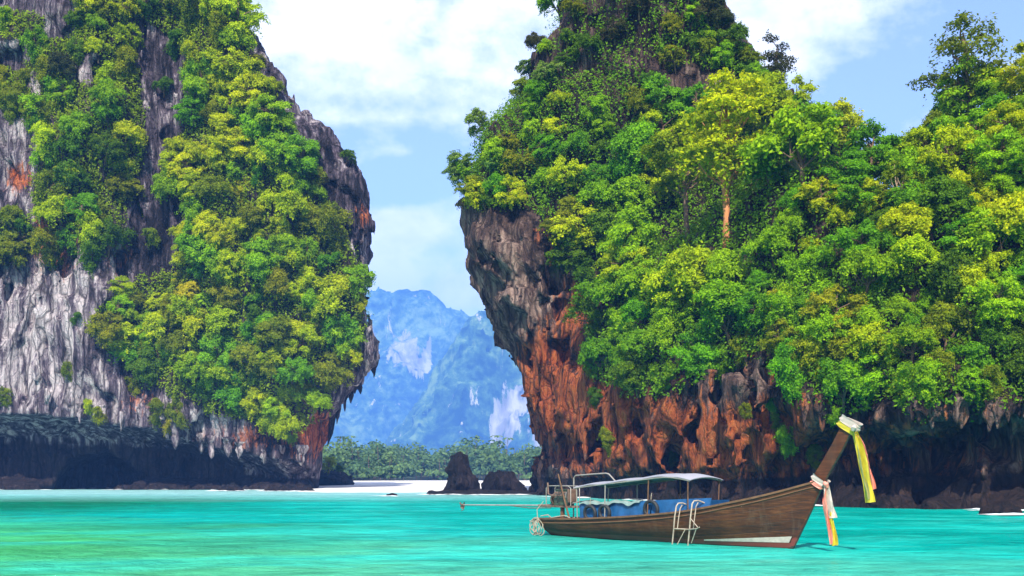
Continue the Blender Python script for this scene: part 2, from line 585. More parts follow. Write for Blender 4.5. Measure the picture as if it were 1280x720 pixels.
# ------------------------------------------------------------------ water, sand
def build_water():
    m, nt, b = material('sea_water')
    g = nt.nodes.new('ShaderNodeNewGeometry')
    p = g.outputs['Position']
    sx = nt.nodes.new('ShaderNodeSeparateXYZ')
    nt.links.new(p, sx.inputs[0])
    # shoals of pale sand and deeper green holes seen through the shallow water
    n1 = NOISE(nt, MAP(nt, p, scale=(0.035, 0.05, 1)), 1.0, 3, 0.5)
    n2 = NOISE(nt, MAP(nt, p, scale=(0.13, 0.22, 1)), 1.0, 5, 0.6, 0.4)
    base = RAMP(nt, n1, [(0.3, (0.0, 0.27, 0.19)), (0.5, (0.0, 0.44, 0.36)), (0.7, (0.0, 0.40, 0.36))])
    # sandbank in the near left part of the bay
    sh = M(nt, 'ADD', M(nt, 'MULTIPLY', M(nt, 'SUBTRACT', 40.0, sx.outputs[1]), 0.040), M(nt, 'MULTIPLY', M(nt, 'SUBTRACT', 2.0, sx.outputs[0]), 0.025))
    sh = M(nt, 'ADD', sh, M(nt, 'MULTIPLY', M(nt, 'SUBTRACT', n2, 0.5), 1.1))
    shm = RAMP(nt, sh, [(0.0, 0.0), (0.75, 1.0)])
    lf = RAMP(nt, M(nt, 'ADD', M(nt, 'MULTIPLY', sx.outputs[0], 0.05), 0.75), [(0.0, (0.075, 0.47, 0.12)), (0.8, (0.11, 0.54, 0.34))])
    c = MIX(nt, M(nt, 'MULTIPLY', shm, 0.85), base, lf)
    # bright sand patches in mid bay
    n3 = NOISE(nt, MAP(nt, p, loc=(3, 8, 0), scale=(0.07, 0.16, 1)), 1.0, 4, 0.6, 0.5)
    c = MIX(nt, RAMP(nt, n3, [(0.5, 0.0), (0.66, 0.75)]), c, (0.03, 0.60, 0.47))
    # green sea-grass bed off the left cliff
    dx = M(nt, 'DIVIDE', M(nt, 'ADD', sx.outputs[0], 42.0), 24.0)
    dy = M(nt, 'DIVIDE', M(nt, 'SUBTRACT', sx.outputs[1], 78.0), 40.0)
    gr = M(nt, 'SUBTRACT', 1.0, M(nt, 'ADD', M(nt, 'MULTIPLY', dx, dx), M(nt, 'MULTIPLY', dy, dy)))
    grm = RAMP(nt, M(nt, 'ADD', gr, M(nt, 'MULTIPLY', M(nt, 'SUBTRACT', n2, 0.5), 0.8)), [(0.0, 0.0), (0.9, 0.85)])
    c = MIX(nt, grm, c, (0.0, 0.155, 0.055))
    # shallow milky water by the beach
    be = RAMP(nt, M(nt, 'DIVIDE', M(nt, 'ADD', sx.outputs[1], M(nt, 'MULTIPLY', n2, 22.0)), 200.0), [(0.47, 0.0), (0.70, 1.0)])
    c = MIX(nt, M(nt, 'MULTIPLY', be, 0.8), c, (0.42, 0.72, 0.72))
    # sand ripples showing through
    rp = NOISE(nt, MAP(nt, p, scale=(0.42, 0.75, 1)), 1.0, 6, 0.68, 0.8)
    c = MIX(nt, 1.0, c, RAMP(nt, rp, [(0.32, 0.54), (0.5, 0.78), (0.68, 1.04)]), 'MULTIPLY')
    nt.links.new(c, b.inputs['Base Color'])
    b.inputs['Roughness'].default_value = 0.12
    b.inputs['IOR'].default_value = 1.33
    b.inputs['Specular IOR Level'].default_value = 0.32
    b.inputs['Specular Tint'].default_value = (0.25, 0.95, 0.95, 1)
    w1 = NOISE(nt, MAP(nt, p, scale=(1.1, 1.3, 1)), 1.0, 6, 0.65, 0.4)
    w2 = NOISE(nt, MAP(nt, p, rot=(0, 0, 0.5), scale=(4.0, 5.0, 1)), 1.0, 4, 0.6)
    gust = NOISE(nt, MAP(nt, p, loc=(1, 4, 0), scale=(0.06, 0.13, 1)), 1.0, 3, 0.5)
    h = M(nt, 'MULTIPLY', M(nt, 'ADD', w1, M(nt, 'MULTIPLY', w2, 0.25)), RAMP(nt, gust, [(0.35, 0.35), (0.65, 1.3)]))
    bp = N(nt, 'ShaderNodeBump', i={'Height': h, 'Strength': 1.0, 'Distance': 0.5})
    nt.links.new(bp.outputs[0], b.inputs['Normal'])
    # the water body scatters its own colour; the surface mirrors only part of the sky, broken by ripples
    b.inputs['Specular IOR Level'].default_value = 0.0
    b.inputs['Roughness'].default_value = 1.0
    df = N(nt, 'ShaderNodeBsdfDiffuse', i={'Color': c, 'Normal': bp.outputs[0]})
    gl = N(nt, 'ShaderNodeBsdfGlossy', i={'Color': (0.6, 0.93, 1.0, 1), 'Roughness': 0.07, 'Normal': bp.outputs[0]})
    fr = N(nt, 'ShaderNodeFresnel', i={'IOR': 1.33, 'Normal': bp.outputs[0]})
    mx = nt.nodes.new('ShaderNodeMixShader')
    nt.links.new(M(nt, 'MULTIPLY', fr.outputs[0], 0.55), mx.inputs[0])
    nt.links.new(df.outputs[0], mx.inputs[1])
    nt.links.new(gl.outputs[0], mx.inputs[2])
    nt.links.new(mx.outputs[0], nt.nodes['Material Output'].inputs[0])
    # radial sheet, wavy near the viewer, out to the horizon
    rad = np.concatenate([np.geomspace(4, 190, 230), [260, 400, 700, 1200, 1900]])
    ang = np.radians(np.concatenate([np.linspace(-180, -40, 15)[:-1], np.linspace(-40, 40, 300), np.linspace(40, 180, 15)[1:]]))
    rr, aa = np.meshgrid(rad, ang, indexing='ij')
    x, y = rr * np.sin(aa), rr * np.cos(aa)
    z = 0.045 * fbm(x * 0.32, y * 0.75, 0 * x, 3, 5) * np.clip((200 - rr) / 60, 0, 1) * np.clip((np.degrees(0.69) - np.abs(np.degrees(aa))) / 2 + 1, 0, 1)
    v = np.stack([x, y, z], -1).reshape(-1, 3)
    n, k = rr.shape
    i, j = np.meshgrid(np.arange(n - 1), np.arange(k - 1), indexing='ij')
    a = (i * k + j).ravel()
    f = np.stack([a, a + k, a + k + 1, a + 1], 1)[:, ::-1]
    c0 = len(v)
    o = add('sea', mesh_data('sea', v, f, [m]))
    # the disc under the viewer
    tag(o, 'clear turquoise shallow sea filling the bay between the cliffs', None, kind='structure')


def build_seabed_and_beach():
    sand = simple('white_sand', (0.68, 0.64, 0.58), 0.95, var=0.1, scale=0.3)
    bed = MB()
    bed.raw([(-1900, -1900, -2.2), (1900, -1900, -2.2), (1900, 4300, -2.2), (-1900, 4300, -2.2)], [(0, 1, 2, 3)])
    tag(bed.build('seabed', sand, None, False), 'pale sandy bottom under the turquoise water', None, kind='structure')
    xs = np.linspace(-420, 460, 180)
    ys = np.concatenate([np.linspace(118, 260, 90), np.linspace(265, 620, 40)])
    X, Y = np.meshgrid(xs, ys, indexing='ij')
    shore = 140 + 7 * fbm(X * 0.03, 0 * X, 0 * X, 3, 3) + np.clip(-X - 30, 0, 60) * 2.4 + np.clip(X - 27, 0, 400) * 0.55
    Z = np.where(Y > shore, 1.0 * (1 - np.exp(-(Y - shore) * 0.013)), (Y - shore) * 0.02) + 0.03 * fbm(X * 0.1, Y * 0.1, 0 * X, 3, 9)
    v = np.stack([X, Y, Z], -1).reshape(-1, 3)
    n, k = X.shape
    i, j = np.meshgrid(np.arange(n - 1), np.arange(k - 1), indexing='ij')
    a = (i * k + j).ravel()
    f = np.stack([a, a + k, a + k + 1, a + 1], 1)
    tag(add('beach', mesh_data('beach', v, f, [sand])), 'bright white sand beach at the far end of the gap', None, kind='structure')
    # land behind the beach
    grn = simple('forest_floor', (0.05, 0.075, 0.03), 0.95, var=0.3, scale=0.05)
    land = MB()
    P = [[(x, y, 1.05 + (0 if y < 380 else (y - 380) * 0.018)) for y in (338, 380, 700, 1100, 1500, 2100, 2900, 4200)] for x in (-1900, -700, -300, 0, 300, 1000, 1900)]
    land.grid(P)
    tag(land.build('lowland', grn, None), 'low green land rising behind the beach', None, kind='structure')


build_water()
build_seabed_and_beach()


# ------------------------------------------------------------------ cliffs
def in_poly(px, py, poly):
    return poly_sdf(px, py, poly)


def blob(px, py, cx, cy, rx, ry):
    return np.exp(-(((px - cx) / rx) ** 2 + ((py - cy) / ry) ** 2))


VEG_LEFT = {
    'belt': [(250, -10), (300, -10), (308, 45), (326, 95), (352, 145), (374, 190), (408, 240), (434, 300), (448, 345), (453, 400), (446, 450), (420, 480),
             (400, 505), (382, 535), (350, 548), (318, 528), (262, 513), (215, 497), (175, 470), (130, 430), (115, 400), (160, 350), (235, 335),
             (232, 260), (215, 210), (235, 150), (245, 90), (235, 40)],
    'middle': [(45, 110), (125, 95), (125, 67), (165, 70), (175, 130), (182, 190), (160, 250), (150, 300), (110, 312), (60, 300), (45, 230), (60, 170)],
    'top': [(95, -8), (165, -8), (150, 50), (165, 70), (95, 65)],
    'notch': [(185, -8), (240, -8), (235, 60), (185, 30)],
    'ledge': [(-5, 18), (55, 18), (50, 50), (-5, 50)],
    'shelf': [(40, 50), (95, 55), (90, 100), (40, 95)],
    'edge': [(-5, 85), (35, 95), (30, 135), (-5, 135)],
    'low': [(-5, 270), (40, 270), (30, 330), (-5, 330)],
}
VEG_RIGHT = {
    'ridge': [(700, 290), (735, 240), (760, 180), (820, 130), (900, 110), (960, 120), (1050, 170), (1080, 200), (1130, 170), (1190, 110), (1420, 60),
              (1420, 500), (1200, 503), (1060, 512), (1010, 497), (985, 478), (960, 440), (905, 462), (870, 478), (845, 495), (800, 495), (765, 475),
              (740, 470), (735, 430), (758, 380), (742, 340), (705, 310)],
    'shoulder': [(590, 250), (582, 220), (602, 170), (640, 118), (690, 92), (800, 80), (830, 130), (760, 180), (735, 240), (700, 285), (640, 265)],
    'summit': [(700, -10), (890, -10), (915, 50), (950, 110), (830, 80), (700, 84), (675, 62)],
}


def stalactite_mesh(seed, h, r):
    """a hanging cone of flowstone, root up at z=0"""
    n, k = 10, 9
    rr = np.random.default_rng(seed)
    v, f = [], []
    bend = rr.normal(0, 0.08, 2) * h
    for i in range(k):
        t = i / (k - 1)
        rad = r * (1 - t) ** 0.75 * (1 + 0.3 * math.sin(9 * t + seed)) + 0.05
        for j in range(n):
            a = 2 * math.pi * j / n
            q = rad * (1 + 0.28 * math.sin(3 * a + seed + 2 * t) + 0.16 * rr.normal())
            v.append((q * math.cos(a) + bend[0] * t * t, q * math.sin(a) + bend[1] * t * t, 0.5 - (h + 0.5) * t))
    for i in range(k - 1):
        for j in range(n):
            f.append((i * n + j, (i + 1) * n + j, (i + 1) * n + (j + 1) % n, i * n + (j + 1) % n))
    f.append(tuple(range(n)))
    f.append(tuple((k - 1) * n + j for j in range(n - 1, -1, -1)))
    return np.array(v), f


def hang_stalactites(cliff, bvh, mat, spots, rust=0.0, pale=0.0, tide_shade=0.0, at_y=None):
    """spots: (px, py of the root, drop in px, half width in px, depth guess)"""
    for k, (px, py, drop, w) in enumerate(spots):
        if at_y is None:
            hit = cast(bvh, px, py)
            if hit is None:
                continue
            p, nrm = hit
        else:
            p = Vector(pix(px, py, at_y))
        d = p.y
        h, r = drop * d / F, w * d / F
        v, f = stalactite_mesh(k + 3, h, r)
        v = v + np.array(p) + np.array([0, r * 0.4, 0])
        nv = len(v)
        me = mesh_data('stalactite', v, f, [mat], True, {'rust': np.full(nv, rust), 'pale': np.full(nv, pale), 'moss': np.zeros(nv), 'tide_shade': np.full(nv, tide_shade)})
        o = add('stalactite', me, cliff)


def cast(bvh, px, py):
    d = Vector(((px - 640) / F, 1.0, (HY - py) / F)).normalized()
    loc, nrm, idx, dist = bvh.ray_cast(Vector((0, 0, CH)), d)
    if loc is None:
        return None
    return loc, nrm


def veg_field(px, py, zones, jitter):
    m = np.full(px.shape, 99.0)
    for z in zones.values():
        m = np.minimum(m, poly_sdf(px + jitter[0], py + jitter[1], z))
    return sstep(8, -8, m)


def build_left_cliff():
    D = 168.0
    prof = [(290, -70), (297, 0), (316, 50), (352, 100), (392, 150), (426, 180), (450, 220), (466, 260), (471, 292), (462, 312), (463, 400), (468, 455), (447, 474),
            (426, 488), (412, 515), (406, 545), (405, 566), (407, 588), (407, 600), (407, 640)]
    poly = [(pix(a, b, D)[0], pix(a, b, D)[2]) for a, b in prof]
    poly = [(-150, 84), (-60, 92)] + poly[0:] + [(-150, -8)]
    h = 0.55
    ax, G = grid3((-112, 146, -2.5), (-20, 205, 84), h)
    X, Y, Z = G
    xs, zs = np.meshgrid(ax[0], ax[2], indexing='ij')
    # the end wall towards the gap runs back to the left
    sil = poly_sdf(xs[:, None, :] + 0.25 * np.maximum(Y[:, :, :1] - 162, -4), zs[:, None, :] + 0 * Y[:, :, :1], poly)
    pxs = 640 + xs / 160 * F
    # front face: buttress in the green belt, gully beside it, sea cave along the foot
    y0 = 160 + 2.5 * np.exp(-((pxs - 195) / 35) ** 2) * sstep(10, 30, zs) - 4.0 * np.exp(-((pxs - 320) / 70) ** 2) * sstep(8, 25, zs) * sstep(80, 40, zs)
    y0 = y0 - 2.0 * np.exp(-((pxs - 120) / 45) ** 2) * sstep(12, 35, zs) + 0.07 * np.maximum(zs - 30, 0)
    lip = np.interp(pxs, [-60, 60, 110, 160, 210, 245, 300, 360, 385, 400, 440], [12.4, 12.0, 11.5, 10.2, 9.4, 7.6, 6.2, 5.0, 3.6, 3.0, 3.0])
    lip = lip + 0.9 * gnoise(pxs * 0.045, 0 * pxs, 0 * pxs, 4)
    rec = np.interp(pxs, [-60, 250, 330, 380, 420], [11, 11, 8, 5, 3]) * np.sqrt(np.clip((lip - zs) / 3.0, 0, 1))
    rec = rec * (0.55 + 0.45 * sstep(0.3, 2.2, zs))
    yf = (y0 + rec)[:, None, :]
    # the deeper cave mouth in the middle
    cave = ((X + 72) / 8) ** 2 + ((Y - 172) / 12) ** 2 + (Z / 7.5) ** 2 - 1
    f = smax(sil, (yf - Y) * 0.9, 7.0)
    f = np.maximum(f, Y - 204)
    f = np.maximum(f, -cave * 4)

    def disp(x, y, z):
        low = sstep(2, 14, z)
        a = 3.4 * fbm(x / 13, y / 13, z / 20, 3, 21)
        b = 1.9 * ridged(x / 4.6 + 0.5 * fbm(x / 7, y / 7, z / 9, 2, 5), y / 4.6, z / 15, 3, 31)
        c = 1.3 * fbm(x / 2.1, y / 2.1, z / 3.6, 3, 41)
        pit = 3.5 * np.clip(gnoise(x / 3.0, y / 3.0, z / 6.0, 51) - 0.15, 0, 0.5)
        return (a + b) * (0.55 + 0.45 * low) + c * (0.8 + 0.2 * low) - pit - 0.5 + 0.55 * ridged(x / 1.9, y / 1.9, z / 9, 2, 91)
    f = displaced(f, G, 6.0, disp)
    v, q = surface_nets(f.astype(np.float32), (ax[0][0], ax[1][0], ax[2][0]), h)
    px, py = to_px(v)
    jx = 18 * fbm(v[:, 0] / 5, v[:, 1] / 5, v[:, 2] / 5, 3, 61)
    jy = 18 * fbm(v[:, 0] / 5, v[:, 1] / 5, v[:, 2] / 5, 3, 71)
    veg = veg_field(px, py, VEG_LEFT, (jx, jy))
    rust = 1.2 * blob(px, py, 70, 298, 27, 38) + 0.8 * blob(px, py, 22, 222, 16, 20) + 0.75 * blob(px, py, 395, 540, 28, 36) + 0.5 * blob(px, py, 455, 270, 10, 20) + 0.45 * blob(px, py, 320, 545, 60, 20)
    rust += 0.35 * blob(px, py, 150, 330, 18, 40) + 0.3 * blob(px, py, 105, 260, 20, 30) + 0.4 * blob(px, py, 175, 500, 30, 20)
    pale = 0.9 * blob(px, py, 40, 420, 70, 110) + 0.5 * blob(px, py, 60, 130, 60, 70) + 0.7 * blob(px, py, 265, 535, 35, 25) - 0.8 * blob(px, py, 200, 270, 45, 110) - 0.5 * blob(px, py, 440, 230, 60, 120) - 0.6 * blob(px, py, 300, 565, 150, 18) - 0.25 * blob(px, py, 190, 30, 50, 50)
    tide_shade = sstep(11.5, 5.0, v[:, 2] + 2.5 * fbm(v[:, 0] / 4, v[:, 1] / 4, v[:, 2] / 2, 3, 81) + np.interp(px, [0, 240, 320, 420], [0, 0.5, 5.5, 7.5]) + 0.8 * jx / 18) * sstep(161, 164.5, v[:, 1] + np.interp(px, [200, 330, 400], [0, 1, 4])) + sstep(2.0, 1.0, v[:, 2])  # tidal band at the foot, plus darkness painted inside the sea cave
    o = add('limestone_cliff', mesh_data('limestone_cliff', v, q, [MAT['rock_left']], True, {'moss': veg, 'rust': np.clip(rust, 0, 1), 'pale': pale, 'tide_shade': np.clip(tide_shade, 0, 1)}))
    tag(o, 'tall streaked limestone cliff on the left with green slope and sea cave', 'cliff', kind='structure')
    return o, v, q, veg


def build_right_cliff():
    D = 116.0
    prof = [(698, -20), (697, 0), (690, 22), (669, 52), (656, 92), (621, 132), (594, 180), (584, 220), (577, 268), (577, 302), (592, 332), (608, 370), (616, 402), (642, 432),
            (657, 460), (662, 490), (674, 520), (688, 548), (690, 572), (671, 588), (670, 604), (674, 640)]
    right = [(1120, 640), (1120, 330), (1075, 230), (1040, 205), (962, 140), (932, 98), (908, 50), (892, 5), (865, -30), (790, -48), (735, -44)]
    prof = [(a + float(np.interp(b, [200, 330, 430, 640], [9, 10, 20, 24])), b) for a, b in prof]
    poly = [(pix(a, b, D)[0], pix(a, b, D)[2]) for a, b in prof + right]
    h = 0.5
    ax, G = grid3((-11, 48, -2.5), (66, 142, 66), h)
    X, Y, Z = G
    xs, zs = np.meshgrid(ax[0], ax[2], indexing='ij')
    sil = poly_sdf(xs, zs, poly)[:, None, :]
    yp = np.interp(ax[0], [-11, -4, 4, 14, 24, 34, 60], [114, 110, 108, 105, 104, 106, 118])[:, None] + 0.10 * np.maximum(zs - 18, 0)
    fp = smax(sil, (yp[:, None, :] - Y) * 0.95, 6.0)
    fp = np.maximum(fp, Y - 140)
    # lower ridge that comes towards the viewer on the right
    yr = np.interp(ax[0], [-11, 2, 11.7, 21, 26, 32, 48, 66], [128, 114.5, 91, 74, 66.5, 63, 58, 54])
    zl = np.interp(ax[0], [0, 11, 17, 21, 32], [12, 11.0, 9.5, 7.0, 6.0])
    slope = np.interp(ax[0], [8, 20, 30], [0.5, 0.66, 0.66])[:, None] * np.maximum(zs - zl[:, None], 0)
    lip = np.interp(ax[0], [0, 8, 18, 21.5, 24, 66], [2.6, 2.6, 3.0, 4.6, 6.0, 6.0])
    lip = lip + 0.5 * gnoise(ax[0] * 0.6, 0 * ax[0], 0 * ax[0], 8)
    rec = np.interp(ax[0], [0, 18, 23, 66], [2.6, 3.2, 4.8, 5.2])[:, None] * np.sqrt(np.clip((lip[:, None] - zs) / 1.6, 0, 1))
    rec = rec * (0.5 + 0.5 * sstep(0.2, 1.6, zs))
    yfr = (yr[:, None] + slope + rec)[:, None, :]
    cap = np.interp(ax[0], [-5, 4, 12, 24, 32, 36, 43, 55, 66], [10, 15, 24, 28.5, 25.5, 28, 34, 39, 42])[:, None, None]
    fr = smax((yfr - Y) * 0.55, (Z - cap) * 0.85, 3.0)
    fr = smax(fr, (poly_sdf(xs, zs, [(pix(a, b, 110)[0], pix(a, b, 110)[2]) for a, b in prof[13:]] + [(200, -8), (200, 80), (6, 80), (-2, 24)]))[:, None, :], 1.5)
    fr = np.maximum(fr, Y - (yr[:, None, None] + 62))
    f = smin(fp, fr, 4.0)
    # caves and hollows in the wall: pixel position, size in metres
    for (px, py, d, rx, ry, rz) in ((905, 495, 82, 2.0, 4.5, 2.3), (750, 548, 101, 2.2, 5, 2.6), (712, 452, 108, 1.1, 3, 2.0), (830, 572, 90, 1.6, 4, 1.4), (690, 340, 109, 1.2, 3.5, 6.0),
                                   (1060, 560, 67, 1.6, 5, 1.8), (945, 560, 77, 0.8, 4, 2.2), (870, 560, 85, 0.9, 4, 1.8), (1230, 560, 66, 2.6, 7, 2.2), (1150, 570, 68, 2.2, 7, 2.2)):
        c = pix(px, py, d)
        e = np.sqrt(((X - c[0]) / rx) ** 2 + ((Y - c[1]) / ry) ** 2 + ((Z - c[2]) / rz) ** 2)
        f = smax(f, (1 - e) * min(rx, rz), 0.7)

    def disp(x, y, z):
        wall = sstep(22, 8, z)
        w2 = np.exp(-((x + 1) / 7) ** 2 - ((z - 22) / 10) ** 2)
        a = 2.6 * fbm(x / 8, y / 8, z / 10, 3, 121)
        b = (1.0 + 1.3 * wall) * ridged(x / 3.3 + 0.5 * fbm(x / 6, y / 6, z / 6, 2, 15), y / 3.3, z / 9, 3, 131)
        t = 1.7 * w2 * ridged((x + z * 0.8) / 1.7, y / 3.0, (z - x * 0.9) / 6.0, 3, 151)
        c = (0.6 + 0.9 * wall) * fbm(x / 1.5, y / 1.5, z / 2.0, 3, 141)
        pit = 5.0 * np.clip(gnoise(x / 2.3, y / 2.6, z / 3.2, 161) - 0.10, 0, 0.5) * sstep(30, 14, z)
        return (a + b) * (0.7 + 0.3 * sstep(0, 6, z)) + c + t - pit - 0.75
    f = displaced(f, G, 6.0, disp)
    v, q = surface_nets(f.astype(np.float32), (ax[0][0], ax[1][0], ax[2][0]), h)
    px, py = to_px(v)
    jx = 22 * fbm(v[:, 0] / 4, v[:, 1] / 4, v[:, 2] / 4, 3, 61)
    jy = 22 * fbm(v[:, 0] / 4, v[:, 1] / 4, v[:, 2] / 4, 3, 71)
    veg = veg_field(px, py, VEG_RIGHT, (jx, jy)) * (1 - 0.50 * sstep(105, 70, py) * sstep(960, 900, px)) * (1 - 0.22 * sstep(760, 690, px))
    rust = 0.95 * blob(px, py, 735, 520, 85, 75) + 0.7 * blob(px, py, 720, 385, 28, 55) + 0.95 * blob(px, py, 880, 555, 95, 60) + 0.6 * blob(px, py, 990, 560, 45, 55) + 0.6 * blob(px, py, 672, 455, 25, 50) + 0.35 * blob(px, py, 1070, 560, 40, 30) + 0.4 * blob(px, py, 1180, 560, 120, 60)
    pale = 0.45 * blob(px, py, 640, 350, 60, 60) + 0.5 * blob(px, py, 735, 380, 18, 50) - 0.3 * blob(px, py, 780, 60, 120, 70) - 0.5 * blob(px, py, 660, 220, 60, 60) + 0.5 * blob(px, py, 1190, 515, 100, 10)
    tide_shade = sstep(2.6, 1.6, v[:, 2] + 0.5 * jx / 22) + sstep(5.8, 5.0, v[:, 2] + 0.3 * jx / 22) * sstep(21, 24, v[:, 0]) * 0.36  # tidal foot, and painted shade below the cave lip on the right
    o = add('limestone_cliff', mesh_data('limestone_cliff', v, q, [MAT['rock_right']], True, {'moss': veg, 'rust': np.clip(rust, 0, 1), 'pale': pale, 'tide_shade': np.clip(tide_shade, 0, 1)}))
    tag(o, 'jungle covered overhanging limestone cliff on the right with rusty orange foot', 'cliff', kind='structure')
    return o, v, q, veg


LC, LV, LQ, LVEG = build_left_cliff()
RC, RV, RQ, RVEG = build_right_cliff()
LB = BVHTree.FromPolygons([tuple(p) for p in LV.tolist()], LQ.tolist())
RB = BVHTree.FromPolygons([tuple(p) for p in RV.tolist()], RQ.tolist())
#@@END_CLIFFS

# ------------------------------------------------------------------ far mountains, lowland forest
def build_mountains():
    m, nt, b = material('mountain_forest')
    tc = nt.nodes.new('ShaderNodeTexCoord')
    o = tc.outputs['Object']
    n1 = NOISE(nt, o, 0.035, 5, 0.7)
    n2 = NOISE(nt, o, 0.006, 4, 0.6)
    k = M(nt, 'ADD', M(nt, 'MULTIPLY', n1, 0.6), M(nt, 'MULTIPLY', n2, 0.4))
    fc = RAMP(nt, k, [(0.40, (0.006, 0.018, 0.006)), (0.5, (0.05, 0.11, 0.025)), (0.60, (0.18, 0.27, 0.06))])
    s = NOISE(nt, MAP(nt, o, scale=(0.028, 0.028, 0.005)), 1.0, 6, 0.65)
    rc = RAMP(nt, s, [(0.36, (0.20, 0.16, 0.15)), (0.5, (0.27, 0.26, 0.22)), (0.62, (0.44, 0.41, 0.34))])
    a = N(nt, 'ShaderNodeAttribute', attribute_name='bare').outputs['Fac']
    bm_ = RAMP(nt, M(nt, 'ADD', a, M(nt, 'MULTIPLY', M(nt, 'SUBTRACT', s, 0.5), 3.6)), [(0.5, 0.0), (0.62, 1.0)])
    nt.links.new(MIX(nt, bm_, fc, rc), b.inputs['Base Color'])
    b.inputs['Roughness'].default_value = 0.95
    b.inputs['Specular IOR Level'].default_value = 0.1
    h = 12.0
    for name, D, prof, thick, sl, bare, label in (
        ('mountain', 3800, [(250, 700), (270, 560), (330, 520), (400, 470), (440, 420), (462, 392), (480, 376), (497, 370), (512, 375), (530, 378), (550, 389), (562, 400), (585, 410),
                            (602, 428), (620, 445), (660, 480), (720, 520), (760, 700)], 840, 0.75,
         [(505, 440, 27, 30, 1.0), (465, 425, 7, 22, 1.0), (536, 430, 5, 16, 0.8), (524, 455, 14, 16, 0.7)], 'tall blue forested peak with one pale bare cliff in the gap'),
        ('mountain', 3000, [(500, 700), (520, 560), (560, 505), (585, 470), (600, 440), (611, 428), (625, 424), (640, 428), (660, 432), (700, 425), (760, 400), (900, 430), (960, 700)], 600, 0.45,
         [(628, 528, 17, 44, 1.0), (652, 495, 16, 30, 0.8), (672, 545, 10, 34, 0.9), (577, 520, 3, 30, 0.7), (590, 473, 3, 12, 0.6)], 'lower blue forested mountain with white cliff faces partly behind right cliff')):
        P = [(pix(px, py, D)[0], pix(px, py, D)[2]) for px, py in prof]
        xs0, xs1 = min(p[0] for p in P) - 80, max(p[0] for p in P) + 80
        zt = max(p[1] for p in P) + 80
        ax, G = grid3((xs0, D - 660, -60), (xs1, D + thick * 0.6, zt), h)
        X, Y, Z = G
        xs, zs = np.meshgrid(ax[0], ax[2], indexing='ij')
        f = smax(poly_sdf(xs, zs, P)[:, None, :], (D - 600 + Z * sl * 1.0 - Y) * 0.75, 90)
        f = np.maximum(f, Y - (D + thick * 0.55))

        def disp(x, y, z):
            a = 55 * fbm(x / 300, y / 300, z / 400, 4, 201) + 62 * ridged(x / 150, y / 150, z / 330, 3, 211) - 15
            c = 22 * (0.35 - np.abs(gnoise(x / 44, y / 44, z / 44, 221))) + 9 * gnoise(x / 20, y / 20, z / 20, 231)
            return a + c
        f = displaced(f, G, 200, disp)
        v, q = surface_nets(f.astype(np.float32), (ax[0][0], ax[1][0], ax[2][0]), h)
        px, py = to_px(v)
        br = sum(w * blob(px, py, cx, cy, rx, ry) for cx, cy, rx, ry, w in bare)
        o_ = add(name, mesh_data(name, v, q, [m], True, {'bare': br}))
        tag(o_, label, 'mountain', kind='structure')


def quads_mesh(c, t, bt, sl_, sw, tint, name, mat):
    """rhombic leaves: centres, long axes, cross axes, half length, half width"""
    n = len(c)
    sl_ = np.broadcast_to(np.asarray(sl_, dtype=np.float64).reshape(-1, 1), (n, 1))
    sw = np.broadcast_to(np.asarray(sw, dtype=np.float64).reshape(-1, 1), (n, 1))
    v = np.empty((n, 4, 3))
    v[:, 0] = c - t * sl_
    v[:, 1] = c - bt * sw
    v[:, 2] = c + t * sl_
    v[:, 3] = c + bt * sw
    return v.reshape(-1, 3), np.arange(n * 4).reshape(n, 4), np.repeat(tint, 4)


def unit(a):
    return a / (np.linalg.norm(a, axis=1, keepdims=True) + 1e-9)


def axes_from_normal(n, r, droop=0.3):
    """leaf long axis and cross axis lying square to n"""
    a = r.normal(size=n.shape)
    a[:, 2] -= droop
    t = unit(a - n * (a * n).sum(1, keepdims=True))
    return t, np.cross(n, t)


